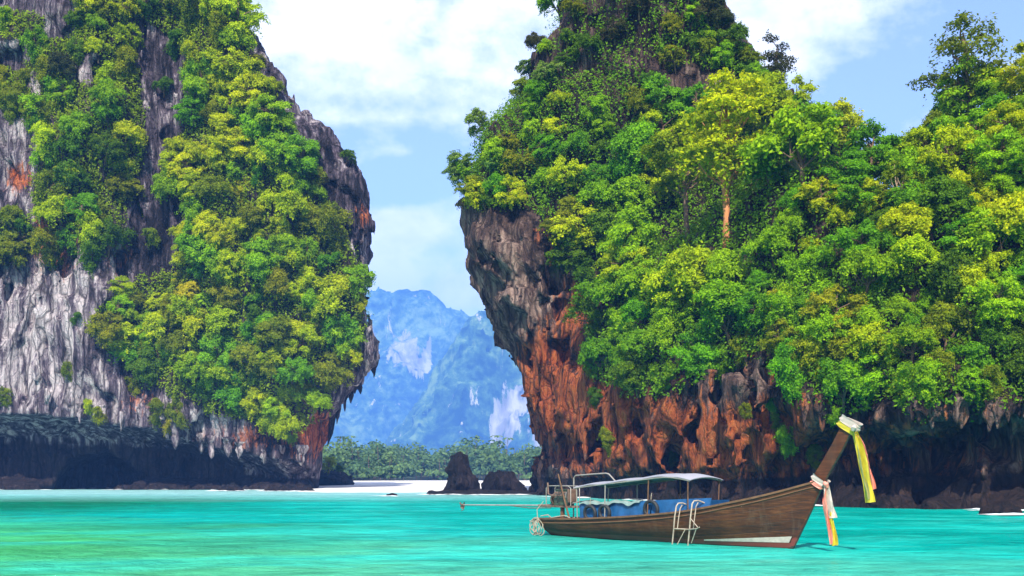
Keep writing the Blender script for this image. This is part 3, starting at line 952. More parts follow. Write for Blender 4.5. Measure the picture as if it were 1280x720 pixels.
def build_palm_forest():
    r = np.random.default_rng(5)
    C, T, B, SL, SW, TI = [], [], [], [], [], []
    trunk = MB()
    for k in range(1700):
        y = r.uniform(342, 520)
        x = r.uniform(-0.24, 0.10) * y
        g = 1.0 + max(0, y - 380) * 0.018
        h = r.uniform(3.5, 12.5) if y > 352 else r.uniform(1.0, 7) + max(0, y - 380) * 0.02
        h *= 0.5 + 0.95 * float(np.clip(0.5 + 0.9 * gnoise(np.array([x / 9.0]), np.array([y / 30.0]), np.array([0.3]), 88)[0], 0, 1))
        top = np.array([x + r.normal() * 0.6, y, g + h])
        if r.random() < 0.35:        # coconut palm
            if y > 350:
                trunk.tube([(x, y, g - 0.3), tuple(top)], [0.11, 0.07], 4, False)
            for j in range(9):
                a = r.uniform(0, 2 * math.pi)
                u = np.array([math.cos(a), math.sin(a), 0])
                L = r.uniform(2.2, 3.2)
                for s, dz in ((0.3, 0.45), (0.75, 0.1)):
                    C.append(top + u * L * s + np.array([0, 0, dz]))
                    T.append(unit((u + np.array([0, 0, 0.4 - 1.3 * s]))[None])[0])
                    B.append(np.array([-u[1], u[0], 0.1]))
                    SL.append(L * 0.32)
                    SW.append(0.45)
                    TI.append(r.uniform(0.2, 0.8))
        else:                       # rounder broadleaf crown
            W = r.uniform(2.5, 4.5)
            t0 = r.uniform(0.1, 0.6)
            nn = unit(r.normal(size=(70, 3)))
            nn[:, 2] = np.abs(nn[:, 2])
            tt, bb = axes_from_normal(unit(nn + 0.5 * r.normal(size=nn.shape)), r)
            c0 = np.array([x, y, g + h * 0.55])
            C += list(c0 + nn * np.array([W, W, h * 0.42]) * r.uniform(0.8, 1.1, (70, 1)))
            T += list(tt)
            B += list(bb)
            SL += [0.75] * 70
            SW += [0.5] * 70
            TI += list(np.clip(t0 + r.uniform(-0.15, 0.25, 70), 0, 1))
    v, f, ti = quads_mesh(np.array(C), np.array(T), np.array(B), np.array(SL), np.array(SW), np.array(TI), '', None)
    nb = len(v)
    v = np.concatenate([v, np.array(trunk.v)])
    f = np.concatenate([f, np.array(trunk.f) + nb])
    fm = np.concatenate([np.zeros(nb // 4), np.ones(len(trunk.f))])
    me = mesh_data('palm_forest', v, f, [MAT['leaf'], MAT['bark']], True, {'tint': np.concatenate([ti, np.full(len(trunk.v), 0.5)])}, fmat=fm)
    o = add('palm_forest', me)
    o.color = (0.11, 0.19, 0.07, 1)
    tag(o, 'coconut palm forest along the white beach below the blue mountains', 'forest', kind='stuff')


build_mountains()
build_palm_forest()

# ------------------------------------------------------------------ sea rocks
ROCKS = []


def sea_rock(name, label, prof, d, thick, h=0.17, mat='rock_dark', amp=0.8, group=None, attr=None, seed=1):
    P = [(pix(px, py, d)[0], pix(px, py, d)[2]) for px, py in prof]
    x0, x1 = min(p[0] for p in P) - 1.2, max(p[0] for p in P) + 1.2
    z1 = max(p[1] for p in P) + 1.2
    ax, G = grid3((x0, d - thick * 0.5 - 1.2, -1.2), (x1, d + thick * 0.5 + 1.2, z1), h)
    X, Y, Z = G
    xs, zs = np.meshgrid(ax[0], ax[2], indexing='ij')
    s = poly_sdf(xs, zs, P)
    # thick where the outline is wide, thin near its edges
    hw = thick * 0.5 * np.sqrt(np.clip(-s / max(0.5, -s.min()), 0.02, 1))
    f = np.maximum(s[:, None, :], np.abs(Y - d) - hw[:, None, :])
    f = displaced(f, G, 2.0, lambda x, y, z: amp * 1.2 * fbm(x / 1.5, y / 1.5, z / 1.8, 4, 300 + seed, 0.6) + amp * 0.45 * ridged(x / 1.1, y / 1.1, z / 1.3, 3, 310 + seed) - 0.1)
    v, q = surface_nets(f.astype(np.float32), (ax[0][0], ax[1][0], ax[2][0]), h)
    nv = len(v)
    base = np.array([(x0 + x1) / 2, d, 0])
    at = {'moss': np.zeros(nv), 'rust': np.zeros(nv), 'pale': np.zeros(nv), 'tide_shade': sstep(0.8, 0.3, v[:, 2])}
    if attr:
        at.update({k: np.full(nv, w) for k, w in attr.items()})
    o = add(name, mesh_data(name, v - base, q, [MAT[mat]], True, at), loc=base)
    tag(o, label, 'rock', group)
    ROCKS.append((o, v, q))
    return o, v, q


sea_rock('sea_stack', 'tall dark knobbly rock stack standing at the end of the beach',
         [(556, 616), (560, 606), (562, 596), (556, 588), (562, 578), (566, 570), (575, 566), (584, 570), (588, 580), (591, 590), (597, 602), (600, 622), (556, 622)], 124, 4.5, seed=2)
sea_rock('sea_stack', 'lower dark flat topped rock stack right of the tall knobbly stack',
         [(603, 622), (604, 606), (609, 594), (614, 590), (624, 592), (634, 588), (641, 591), (646, 600), (655, 610), (660, 622)], 125, 4.5, seed=4)
sea_rock('rock_ledge', 'low flat dark ledge in the water at the foot of the two rock stacks',
         [(533, 617), (536, 613), (546, 614), (560, 612), (600, 611), (640, 613), (672, 614), (678, 622), (533, 622)], 122.5, 8, amp=0.3, seed=5)
sea_rock('boulder', 'small pointed dark boulder at the right end of the rock ledge',
         [(659, 616), (661, 608), (665, 604), (669, 609), (672, 617)], 121.5, 1.2, h=0.14, amp=0.25, seed=6)
sea_rock('rock_islet', 'rounded purple brown rock islet with a bush beside left cliff end',
         [(390, 609), (394, 596), (402, 588), (416, 587), (430, 591), (439, 597), (442, 604), (438, 610)], 205, 9, h=0.4, seed=7, attr={'pale': 0.4})
sea_rock('boulder', 'tiny dark rock poking out of the shallows before the beach', [(480, 621), (483, 617), (490, 615.5), (496, 617), (499, 621)], 112, 1.2, h=0.14, amp=0.2, seed=8)
sea_rock('boulder', 'flat reddish boulder at the water line below the right hand cave', [(1222, 646), (1226, 634), (1240, 630), (1262, 631), (1275, 637), (1278, 646)], 57, 1.6, h=0.12, amp=0.3, seed=9, attr={'rust': 0.25})
sea_rock('boulder', 'low dark boulder in the surf under the left cliff', [(268, 617), (273, 612), (279, 607), (285, 609), (291, 603), (298, 608), (304, 611), (310, 617)], 152, 2.2, h=0.2, amp=0.6, seed=10)
sea_rock('boulder', 'long low dark rock in the surf near left cliff end', [(325, 617), (330, 612), (341, 608), (350, 611), (358, 605), (366, 609), (378, 611), (385, 607), (392, 613), (394, 617)], 150, 2.5, h=0.2, amp=0.6, seed=11)

# flowstone hanging from the lips of the caves
hang_stalactites(LC, LB, MAT['rock_left'], [(98, 508, 22, 4), (152, 518, 22, 3), (185, 515, 20, 4), (205, 520, 30, 7), (218, 528, 34, 8), (236, 540, 14, 5), (127, 510, 12, 3), (60, 506, 14, 3), (172, 512, 16, 4),
                                            (250, 545, 22, 7), (262, 548, 26, 7), (284, 550, 22, 7), (300, 556, 18, 6), (330, 566, 14, 5), (30, 505, 10, 3), (350, 560, 20, 6), (376, 560, 22, 7)], pale=0.5)
hang_stalactites(LC, LB, MAT['rock_left'], [(462, 436, 32, 7), (455, 446, 26, 7), (469, 446, 26, 4), (447, 462, 30, 7), (438, 470, 34, 6), (418, 500, 58, 5), (423, 494, 36, 5), (411, 518, 34, 7), (430, 480, 34, 5), (443, 472, 20, 4)], rust=0.1, pale=-0.6, at_y=167.0)
hang_stalactites(RC, RB, MAT['rock_right'], [(1095, 508, 16, 5), (1125, 508, 14, 6), (1150, 510, 18, 6), (1172, 508, 14, 5), (1196, 506, 24, 7), (1206, 506, 30, 9), (1228, 508, 22, 7), (1250, 506, 30, 7), (1262, 508, 20, 6),
                                             (1116, 510, 26, 4), (1272, 506, 18, 5), (1140, 506, 22, 4), (1185, 508, 18, 5), (1240, 510, 30, 8), (1165, 512, 24, 7), (1080, 506, 34, 9)], rust=0.25, pale=0.5, tide_shade=0.25)
hang_stalactites(RC, RB, MAT['rock_right'], [(752, 436, 18, 5), (838, 480, 24, 8), (858, 476, 30, 8), (872, 470, 26, 6), (925, 455, 24, 6), (692, 300, 34, 7), (672, 292, 24, 5), (1008, 500, 30, 7), (1030, 500, 40, 9), (965, 455, 40, 7),
                                             (845, 482, 20, 5), (888, 470, 22, 6), (938, 452, 30, 8), (720, 440, 24, 6), (700, 300, 22, 5)], rust=0.45, pale=0.3)


# ------------------------------------------------------------------ vegetation
def lobe_leaves(r, cs, rad, flat, per, leaf, up=0.35, scat=0.55, tint_sp=0.2, droop=0.3, full=False):
    C, Nn, TI = [], [], []
    for c, a in zip(cs, rad):
        n = int(per * (a / 0.33) ** 2)
        u = unit(r.normal(size=(n, 3)))
        if not full:
            u[:, 2] = np.where(u[:, 2] < -0.25, -u[:, 2], u[:, 2])
        # ragged lobes
        k = 1 + 0.30 * np.sin(5 * u[:, 0] + 3 * c[0] * 9) * np.sin(5 * u[:, 1] + c[1] * 17) + 0.14 * r.normal(size=n)
        C.append(c + u * np.array([a, a, a * flat]) * k[:, None] * r.uniform(0.72, 1.05, (n, 1)))
        nn = unit(u + np.array([0, 0, up]))
        Nn.append(unit(nn + scat * r.normal(size=(n, 3))))
        t0 = 0.45 + tint_sp * r.normal()
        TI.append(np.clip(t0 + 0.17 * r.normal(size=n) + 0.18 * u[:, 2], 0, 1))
    # leafy twigs that reach out of the clumps and nod at their ends
    tot = sum(len(c) for c in C)
    m = int(6 * len(cs))
    k = r.integers(0, len(cs), m)
    mid = cs.mean(0)
    d = unit(r.normal(size=(m, 3)) + 0.9 * unit(cs[k] - mid) + np.array([0, 0, 0.25]))
    L = np.asarray(rad)[k] * r.uniform(1.1, 2.0, m)
    per_t = max(8, int(0.5 * tot / m))
    s_ = r.uniform(0.35, 1.0, (m, per_t))
    pt = cs[k][:, None, :] + d[:, None, :] * (L[:, None] * s_)[:, :, None] - np.array([0, 0, 1.0]) * (0.45 * L[:, None] * s_ ** 2)[:, :, None]
    pt = pt + r.normal(size=pt.shape) * (0.055 * (1.2 - 0.6 * s_))[:, :, None]
    C.append(pt.reshape(-1, 3))
    nn = unit(np.repeat(d, per_t, 0) * 0.5 + np.array([0, 0, up + 0.3]) + 0.7 * r.normal(size=(m * per_t, 3)))
    Nn.append(nn)
    TI.append(np.clip(np.repeat(0.5 + 0.14 * r.normal(size=m), per_t) + 0.15 * r.normal(size=m * per_t), 0, 1))
    C, Nn, TI = np.concatenate(C), np.concatenate(Nn), np.concatenate(TI)
    T, B = axes_from_normal(Nn, r, droop)
    s = leaf * r.uniform(0.7, 1.35, len(C))
    return quads_mesh(C, T, B, s, s * 0.55, TI, '', None)


def limbs(mb, r, base, tips, r0, bend=0.12):
    b = np.array(base, dtype=float)
    for t in tips:
        t = np.array(t)
        m1 = b + (t - b) * 0.5 + r.normal(size=3) * bend * np.linalg.norm(t - b)
        mb.tube([tuple(b), tuple(m1), tuple(t)], [r0, r0 * 0.65, r0 * 0.25], 5, False)


def tree_meshes(seed, style):
    """crown mesh and trunk mesh of one unit tree: crown radius about 1, root at the origin"""
    r = np.random.default_rng(seed)
    tr = MB()
    if style == 'bushy':                    # dense dome of many leafy clumps
        n = 26
        u = unit(r.normal(size=(n, 3)))
        u[:, 2] = np.abs(u[:, 2]) * 1.0 - 0.15
        cs = u * np.array([0.78, 0.78, 0.7]) * r.uniform(0.45, 1.2, (n, 1)) + np.array([0, 0, 0.75])
        rad = r.uniform(0.13, 0.34, n)
        v, f, ti = lobe_leaves(r, cs, rad, 0.75, 400, 0.046)
        tr.tube([(0, 0, -0.25), (0.03, 0.02, 0.3), (0, 0, 0.7)], [0.07, 0.055, 0.03], 6, False)
        limbs(tr, r, (0.02, 0.01, 0.3), cs[:9] * 0.85 + np.array([0, 0, 0.05]), 0.03)
    elif style == 'layered':                # flat tiers with gaps between
        n = 26
        z = np.linspace(0.5, 1.55, n) + r.normal(size=n) * 0.06
        a = r.uniform(0, 2 * np.pi, n) + np.arange(n) * 2.4
        q = np.sin(np.clip((z - 0.3) / 1.4, 0.05, 1) * np.pi) ** 0.6 * r.uniform(0.35, 0.95, n)
        cs = np.stack([q * np.cos(a), q * np.sin(a), z], 1)
        rad = r.uniform(0.18, 0.36, n)
        v, f, ti = lobe_leaves(r, cs, rad, 0.46, 390, 0.044, up=0.7, scat=0.55)
        tr.tube([(0, 0, -0.3), (0.03, 0.0, 0.5), (0.0, 0.04, 1.0), (0.02, 0.0, 1.5)], [0.075, 0.06, 0.04, 0.015], 6, False)
        for c in cs:
            limbs(tr, r, (0.01, 0.01, c[2] * 0.8 - 0.05), [c - np.array([0, 0, 0.05])], 0.026, 0.08)
    elif style == 'drooping':               # leafy curtain hanging down the rock
        n = 26
        z = r.uniform(-0.9, 0.75, n)
        w = 0.72 - 0.30 * np.abs(z)
        cs = np.stack([r.uniform(-1, 1, n) * w, r.uniform(-0.5, 0.45, n) * w, z + 0.4], 1)
        rad = r.uniform(0.18, 0.32, n)
        v, f, ti = lobe_leaves(r, cs, rad, 1.15, 400, 0.045, up=0.15, droop=1.2)
        tr.tube([(0, 0, -0.1), (0.02, 0, 0.3), (0, 0, 0.85)], [0.05, 0.045, 0.02], 6, False)
        limbs(tr, r, (0, 0, 0.35), cs[:8], 0.02)
    elif style == 'palmlike':               # spiky tuft of long leaves
        n = 900
        a = r.uniform(0, 2 * np.pi, n)
        e = r.uniform(-0.5, 1.35, n)
        u = np.stack([np.cos(a) * np.cos(e), np.sin(a) * np.cos(e), np.sin(e)], 1)
        L = r.uniform(0.35, 1.0, n)
        C = u * L[:, None] + np.array([0, 0, 0.25]) - np.array([0, 0, 0.25]) * (L ** 2)[:, None]
        T = unit(u - np.array([0, 0, 0.5]) * L[:, None])
        B = unit(np.cross(T, r.normal(size=T.shape)))
        v, f, ti = quads_mesh(C, T, B, r.uniform(0.10, 0.2, n), 0.028, np.clip(0.5 + 0.2 * r.normal(size=n), 0, 1), '', None)
        tr.tube([(0, 0, -0.2), (0, 0, 0.25)], [0.09, 0.06], 6, False)
    elif style == 'tall':                   # tall bare stem, open layered crown (crown radius 1, stem 1.9 high)
        n = 30
        a = r.uniform(0, 2 * np.pi, n)
        z = r.uniform(1.55, 3.05, n)
        q = np.sin(np.clip((z - 1.3) / 1.95, 0.05, 1) * np.pi) ** 0.7 * r.uniform(0.35, 1.0, n)
        cs = np.stack([q * np.cos(a), q * np.sin(a), z], 1)
        rad = r.uniform(0.18, 0.34, n)
        v, f, ti = lobe_leaves(r, cs, rad, 0.42, 330, 0.04, up=0.8, scat=0.5)
        tr.tube([(0, 0, -0.2), (0.02, 0, 0.6), (-0.02, 0, 1.3), (0.02, 0.02, 2.2), (0, 0, 3.0)], [0.085, 0.066, 0.06, 0.04, 0.012], 8, False)
        for c in cs:
            limbs(tr, r, (0, 0, max(1.1, c[2] - 0.55)), [c], 0.024, 0.08)
    elif style == 'gnarled':                # dark wind-shaped crown of flat pads on bent limbs
        n = 11
        a = np.arange(n) * 2.39 + r.uniform(0, 0.6, n)
        z = np.linspace(0.75, 1.9, n)
        q = r.uniform(0.3, 0.95, n) * np.sin(np.clip((z - 0.4) / 1.75, 0.1, 1) * np.pi) ** 0.5
        cs = np.stack([q * np.cos(a), 0.6 * q * np.sin(a), z], 1)
        rad = r.uniform(0.2, 0.36, n)
        v, f, ti = lobe_leaves(r, cs, rad, 0.28, 330, 0.034, up=0.8)
        tr.tube([(0, 0, -0.3), (0.07, 0, 0.4), (-0.03, 0, 0.9), (0.05, 0, 1.4), (0, 0, 1.85)], [0.07, 0.06, 0.05, 0.035, 0.014], 7, False)
        for c in cs:
            limbs(tr, r, (0.01, 0, c[2] - 0.25), [c], 0.03, 0.14)
    else:                                   # 'bare': pale branches, few leaves
        n = 16
        u = unit(r.normal(size=(n, 3)))
        u[:, 2] = np.abs(u[:, 2])
        cs = u * np.array([0.7, 0.5, 1.1]) * r.uniform(0.6, 1.05, (n, 1)) + np.array([0, 0, 0.9])
        rad = r.uniform(0.12, 0.2, n)
        v, f, ti = lobe_leaves(r, cs, rad, 0.6, 130, 0.05)
        tr.tube([(0, 0, -0.2), (0.04, 0, 0.5), (0, 0, 1.2), (0.02, 0, 1.9)], [0.06, 0.05, 0.03, 0.01], 6, False)
        limbs(tr, r, (0.03, 0, 0.5), cs[:8], 0.026)
        limbs(tr, r, (0, 0, 1.0), cs[8:], 0.02)
    return (v, f, ti), tr


PROTO = {}
for style, n in (('bushy', 4), ('layered', 4), ('drooping', 3), ('palmlike', 2), ('tall', 2), ('gnarled', 2), ('bare', 1)):
    for k in range(n):
        (v, f, ti), tr = tree_meshes(500 + 17 * k + len(style), style)
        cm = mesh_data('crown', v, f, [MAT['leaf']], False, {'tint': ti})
        for bk in ('bark', 'bark_pale', 'bark_orange') if style in ('tall', 'bare', 'gnarled') else ('bark',):
            tm = mesh_data('trunk', tr.v, tr.f, [MAT[bk]])
            PROTO[(style, k, bk)] = (cm, tm)

HUE = {'lime': (0.36, 0.44, 0.004), 'bright green': (0.19, 0.36, 0.004), 'emerald green': (0.085, 0.26, 0.006), 'deep green': (0.045, 0.12, 0.006),
       'olive': (0.16, 0.18, 0.007), 'golden yellow': (0.30, 0.29, 0.008), 'dusky': (0.050, 0.060, 0.018), 'misty green': (0.14, 0.24, 0.045)}
TREES = []       # one record per plant, labels are written when all stand


def plant(style, hue, base, radius, lean=(0, 0, 1), squash=1.0, bark='bark', label=None, cliff=None, px=None, var=None, jit=0.18, spin=None):
    jit = 0.14
    ks = [k for (s, k, b) in PROTO if s == style and b == bark]
    k = random.choice(ks) if var is None else var
    cm, tm = PROTO[(style, k, bark)]
    name = {'bushy': 'bushy_tree', 'layered': 'layered_tree', 'drooping': 'hanging_shrub', 'palmlike': 'spiky_shrub', 'tall': 'tall_tree', 'gnarled': 'gnarled_tree', 'bare': 'sparse_tree'}[style]
    t = empty(name, base)
    zax = Vector(lean).normalized()
    q = zax.to_track_quat('Z', 'Y')
    t.rotation_mode = 'QUATERNION'
    from mathutils import Quaternion
    t.rotation_quaternion = q @ Quaternion((0, 0, 1), random.uniform(0, 6.28) if spin is None else spin)
    t.scale = (radius, radius, radius * squash)
    c = add('crown', cm, t)
    h = [0.78 * a + 0.22 * b_ for a, b_ in zip(HUE[hue], (0.18, 0.30, 0.005))] if hue not in ('dusky', 'misty green') else HUE[hue]
    g = random.uniform(1 - jit, 1 + jit)
    c.color = (h[0] * g * random.uniform(0.88, 1.14), h[1] * g, h[2] * g, 1)
    add('trunk', tm, t)
    TREES.append(dict(o=t, style=style, hue=hue, cliff=cliff, px=px, label=label, r=radius))
    return t


def darts(poly, gap, keep=1.0, tries=4000, taken=None, x_lim=(-25, 1330), y_lim=(-30, 720)):
    poly = np.array(poly)
    lo, hi = poly.min(0), poly.max(0)
    pts = [] if taken is None else taken
    new = []
    for _ in range(tries):
        p = (random.uniform(lo[0], hi[0]), random.uniform(lo[1], hi[1]))
        if not (x_lim[0] < p[0] < x_lim[1] and y_lim[0] < p[1] < y_lim[1]):
            continue
        if any((p[0] - q[0]) ** 2 + ((p[1] - q[1]) * 1.15) ** 2 < gap * gap for q in pts):
            continue
        if poly_sdf(np.array([p[0]]), np.array([p[1]]), poly)[0] > 0:
            continue
        pts.append(p)
        if random.random() < keep:
            new.append(p)
    return new


def pick(table):
    t = random.random() * sum(w for _, w in table)
    for k, w in table:
        t -= w
        if t <= 0:
            return k
    return table[-1][0]


def plant_at(bvh, cliff, px, py, wpx, hues, styles, out=0.55, squash=(0.85, 1.2), label=None, bark='bark', lean=None, var=None, hue_jit=0.18, spin=None):
    """root a plant on the rock that shows at this pixel; wpx is its crown width in photo pixels"""
    hit = None
    for _ in range(16):
        hit = cast(bvh, px, py)
        if hit is not None:
            break
        py += 5
    if hit is None:
        return None
    p, nrm = hit
    rad = wpx * (0.55 if cliff == 'right' else 0.52) * p.y / F
    st = styles if isinstance(styles, str) else pick(styles)
    hu = hues if isinstance(hues, str) else pick(hues)
    up = Vector((0, 0, 1)) * 1.0 + Vector(nrm) * out if lean is None else Vector(lean)
    return plant(st, hu, p, rad, up, random.uniform(*squash), bark, label, cliff, (px, py), var, hue_jit, spin)


def plant_left():
    taken = []
    for x, y in darts(VEG_LEFT['belt'], 21, 0.85, 8000, taken):
        # sunlit outer spur painted in by more lime leaves, deep green lower down
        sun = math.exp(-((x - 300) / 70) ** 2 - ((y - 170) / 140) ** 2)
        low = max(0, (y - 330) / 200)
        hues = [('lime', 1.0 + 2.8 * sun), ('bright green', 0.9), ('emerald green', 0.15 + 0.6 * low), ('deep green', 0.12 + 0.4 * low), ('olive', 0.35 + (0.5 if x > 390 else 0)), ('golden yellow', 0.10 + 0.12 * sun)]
        w = random.choice((random.uniform(22, 36), random.uniform(32, 46), random.uniform(40, 56)))
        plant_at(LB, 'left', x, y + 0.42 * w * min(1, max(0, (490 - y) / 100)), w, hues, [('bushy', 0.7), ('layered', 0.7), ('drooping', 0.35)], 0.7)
    for zone, gap, wd, hues in (('middle', 23, (30, 52), [('lime', 0.6), ('bright green', 0.8), ('deep green', 0.45), ('olive', 0.5), ('emerald green', 0.2)]),
                                ('top', 22, (26, 44), [('lime', 0.7), ('bright green', 0.5), ('olive', 0.4), ('deep green', 0.3)]),
                                ('notch', 24, (24, 38), [('deep green', 0.6), ('bright green', 0.5), ('olive', 0.4)]),
                                ('ledge', 22, (28, 42), [('olive', 0.6), ('bright green', 0.6), ('deep green', 0.3)]),
                                ('shelf', 22, (28, 44), [('deep green', 0.8), ('dusky', 0.4), ('olive', 0.3)]),
                                ('edge', 22, (24, 38), [('olive', 0.6), ('lime', 0.4), ('dusky', 0.4)]),
                                ('low', 22, (26, 40), [('dusky', 0.7), ('deep green', 0.5), ('olive', 0.4)])):
        for x, y in darts(VEG_LEFT[zone], gap, 0.72, 1500, taken):
            w = random.uniform(*wd)
            plant_at(LB, 'left', x, y + 0.4 * w, w, hues, [('bushy', 0.5), ('layered', 0.6), ('drooping', 0.4)], 0.6)
    for x, y, w, hu, st in ((88, 470, 22, 'olive', 'drooping'), (112, 512, 20, 'lime', 'drooping'), (124, 522, 22, 'golden yellow', 'drooping'), (6, 500, 22, 'olive', 'drooping'), (95, 400, 18, 'deep green', 'drooping'),
                            (92, 228, 26, 'lime', 'layered'), (190, 300, 24, 'olive', 'drooping'), (178, 265, 20, 'olive', 'drooping'), (205, 120, 24, 'deep green', 'bushy'),
                            (195, 520, 30, 'olive', 'drooping'), (225, 520, 28, 'olive', 'drooping'), (208, 535, 22, 'golden yellow', 'drooping'), (165, 490, 26, 'olive', 'drooping'), (180, 440, 26, 'olive', 'drooping'),
                            (120, 40, 24, 'bright green', 'bushy'), (72, 330, 20, 'olive', 'drooping'), (150, 395, 30, 'bright green', 'layered'), (365, 545, 24, 'bright green', 'drooping'), (16, 130, 26, 'olive', 'bushy'),
                            (320, 88, 26, 'olive', 'bushy'), (400, 232, 24, 'dusky', 'bushy'), (432, 205, 24, 'deep green', 'bushy'), (300, 8, 34, 'bright green', 'layered'), (345, 118, 22, 'olive', 'bushy')):
        plant_at(LB, 'left', x, y, w, hu, st, 0.6)


def plant_right():
    taken = [(907, 325), (907, 285), (870, 310), (885, 285), (935, 300), (905, 200), (880, 190), (935, 190), (1003, 200), (860, 270), (840, 300), (890, 335), (925, 330)]
    named = []
    P = lambda *a, **k: plant_at(RB, 'right', *a, **k)
    # trees one picks out at once
    P(907, 312, 122, 'lime', 'tall', bark='bark_orange', lean=(0.0, -0.02, 1), squash=(0.98, 0.98), var=0, spin=0.4,
      label='tall lime tree with straight orange trunk in the middle of right cliff')
    P(860, 298, 80, 'olive', 'tall', bark='bark', lean=(-0.05, 0.1, 1), squash=(1.0, 1.0), var=1, label='slimmer olive tree with brown trunk left of the tall lime tree')
    P(1003, 232, 112, 'bright green', 'bushy', out=0.25, squash=(1.0, 1.0), var=1, label='big bright green dome tree on the skyline above the saddle')
    P(968, 124, 66, 'dusky', 'gnarled', lean=(0.05, 0, 1), squash=(1.0, 1.0), bark='bark', var=0, label='dark gnarled tree standing alone on the skyline right of the summit')
    P(1210, 132, 124, 'olive', 'gnarled', lean=(-0.05, 0, 1), squash=(1.0, 1.0), bark='bark', var=1, spin=0.2, label='large open crowned tree high on the right hand skyline')
    P(1108, 186, 50, 'misty green', 'gnarled', lean=(0, 0, 1), squash=(0.75, 0.75), bark='bark', var=0, label='small misty flat topped tree in the skyline saddle')
    P(1130, 282, 74, 'olive', 'bare', lean=(-0.05, -0.1, 1), squash=(1, 1), bark='bark_pale', label='half bare tree with pale branches on the right hand slope')
    P(1155, 170, 60, 'misty green', 'layered', lean=(0, 0, 1), label='misty green layered tree on the skyline below the large open tree')
    P(1290, 125, 66, 'lime', 'layered', lean=(0, 0, 1), label='lime tree at the right hand edge of the skyline')
    P(884, 34, 40, 'dusky', 'bushy', label='dark dusky tree on the right shoulder of the summit')
    P(925, 82, 26, 'emerald green', 'layered', lean=(0, 0, 1), label='small blue green tree on the skyline just right of the summit')
    P(1048, 195, 36, 'dusky', 'bushy', lean=(0, 0, 1), label='small dark tree behind the big dome tree on the skyline')
    P(862, 384, 84, 'lime', 'bushy', label='wide lime bush below the orange trunked trees')
    P(1015, 470, 60, 'golden yellow', 'drooping', label='golden yellow hanging shrub above the orange rock')
    P(975, 405, 50, 'golden yellow', 'drooping', label='yellow hanging shrub higher and left of the golden one')
    for x, y in darts(VEG_RIGHT['ridge'], 31, 1.0, 9000, taken):
        lt = math.exp(-((x - 1130) / 90) ** 2 - ((y - 230) / 90) ** 2) + math.exp(-((x - 900) / 90) ** 2 - ((y - 150) / 70) ** 2)  # sunlit spur and treetops painted in by more lime leaves
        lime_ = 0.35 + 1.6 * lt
        dk = 0.25 + (0.7 if x > 1180 and y > 190 else 0) + (0.5 if x < 800 and y > 230 else 0)  # shaded right slope and left flank painted in by deep green leaves
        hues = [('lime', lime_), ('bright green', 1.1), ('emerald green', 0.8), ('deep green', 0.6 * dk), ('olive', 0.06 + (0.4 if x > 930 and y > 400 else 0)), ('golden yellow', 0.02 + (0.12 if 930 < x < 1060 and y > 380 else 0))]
        st = [('bushy', 0.6), ('layered', 0.6), ('drooping', 0.25 + (0.7 if y > 380 else 0))]
        w = random.choice((random.uniform(34, 52), random.uniform(46, 66), random.uniform(60, 86)))
        if (abs(x - 907) < 0.55 * w + 12 and 205 < y < 322 + 0.55 * w) or (abs(x - 860) < 40 and 245 < y < 330):
            continue
        if y > 400:
            w = min(w, 62)
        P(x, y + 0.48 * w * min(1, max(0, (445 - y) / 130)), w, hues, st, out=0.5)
    for x, y in darts(VEG_RIGHT['shoulder'], 25, 0.72, 3000, taken):
        hues = [('lime', 0.5), ('bright green', 0.8), ('emerald green', 0.35), ('olive', 0.4), ('deep green', 0.35), ('dusky', 0.2), ('misty green', 0.7 if x < 640 else 0.1)]
        w = random.uniform(26, 42)
        P(x, y + 0.4 * w, w, hues, [('bushy', 0.4), ('layered', 0.9)], out=0.6)
    for x, y in darts(VEG_RIGHT['summit'], 25, 0.6, 3000, taken):
        hues = [('lime', 0.15), ('bright green', 0.5), ('olive', 0.5), ('deep green', 0.6), ('dusky', 0.5)]
        w = random.uniform(22, 34)
        P(x, y + 0.4 * w, w, hues, [('bushy', 0.7), ('layered', 0.5)], out=0.5)
    for x, y, w, hu, st in ((762, 556, 30, 'olive', 'drooping'), (842, 578, 22, 'olive', 'drooping'), (968, 505, 26, 'emerald green', 'drooping'), (985, 555, 34, 'bright green', 'drooping'), (1020, 575, 30, 'olive', 'drooping'),
                            (975, 530, 24, 'deep green', 'drooping'), (1040, 522, 26, 'bright green', 'drooping'), (745, 500, 26, 'deep green', 'drooping'), (738, 460, 26, 'olive', 'drooping'), (935, 520, 20, 'olive', 'drooping'),
                            (583, 262, 22, 'dusky', 'bushy'), (600, 262, 30, 'lime', 'layered'), (640, 262, 36, 'lime', 'layered'), (618, 215, 30, 'misty green', 'layered'), (586, 212, 40, 'misty green', 'layered'),
                            (608, 170, 34, 'misty green', 'layered'), (672, 62, 26, 'dusky', 'bushy'), (662, 85, 24, 'misty green', 'layered'), (698, 16, 36, 'bright green', 'bushy'),
                            (1075, 205, 40, 'bright green', 'bushy'), (1180, 118, 44, 'olive', 'layered'), (1240, 110, 60, 'deep green', 'bushy'), (1030, 180, 34, 'dusky', 'bushy'), (950, 112, 30, 'emerald green', 'bushy'),
                            (897, 44, 34, 'dusky', 'bushy'), (912, 66, 36, 'deep green', 'bushy'), (930, 92, 34, 'olive', 'layered'), (905, 88, 30, 'bright green', 'layered'), (888, 20, 26, 'dusky', 'layered'), (940, 118, 36, 'bright green', 'layered')):
        P(x, y, w, hu, st, out=0.6)


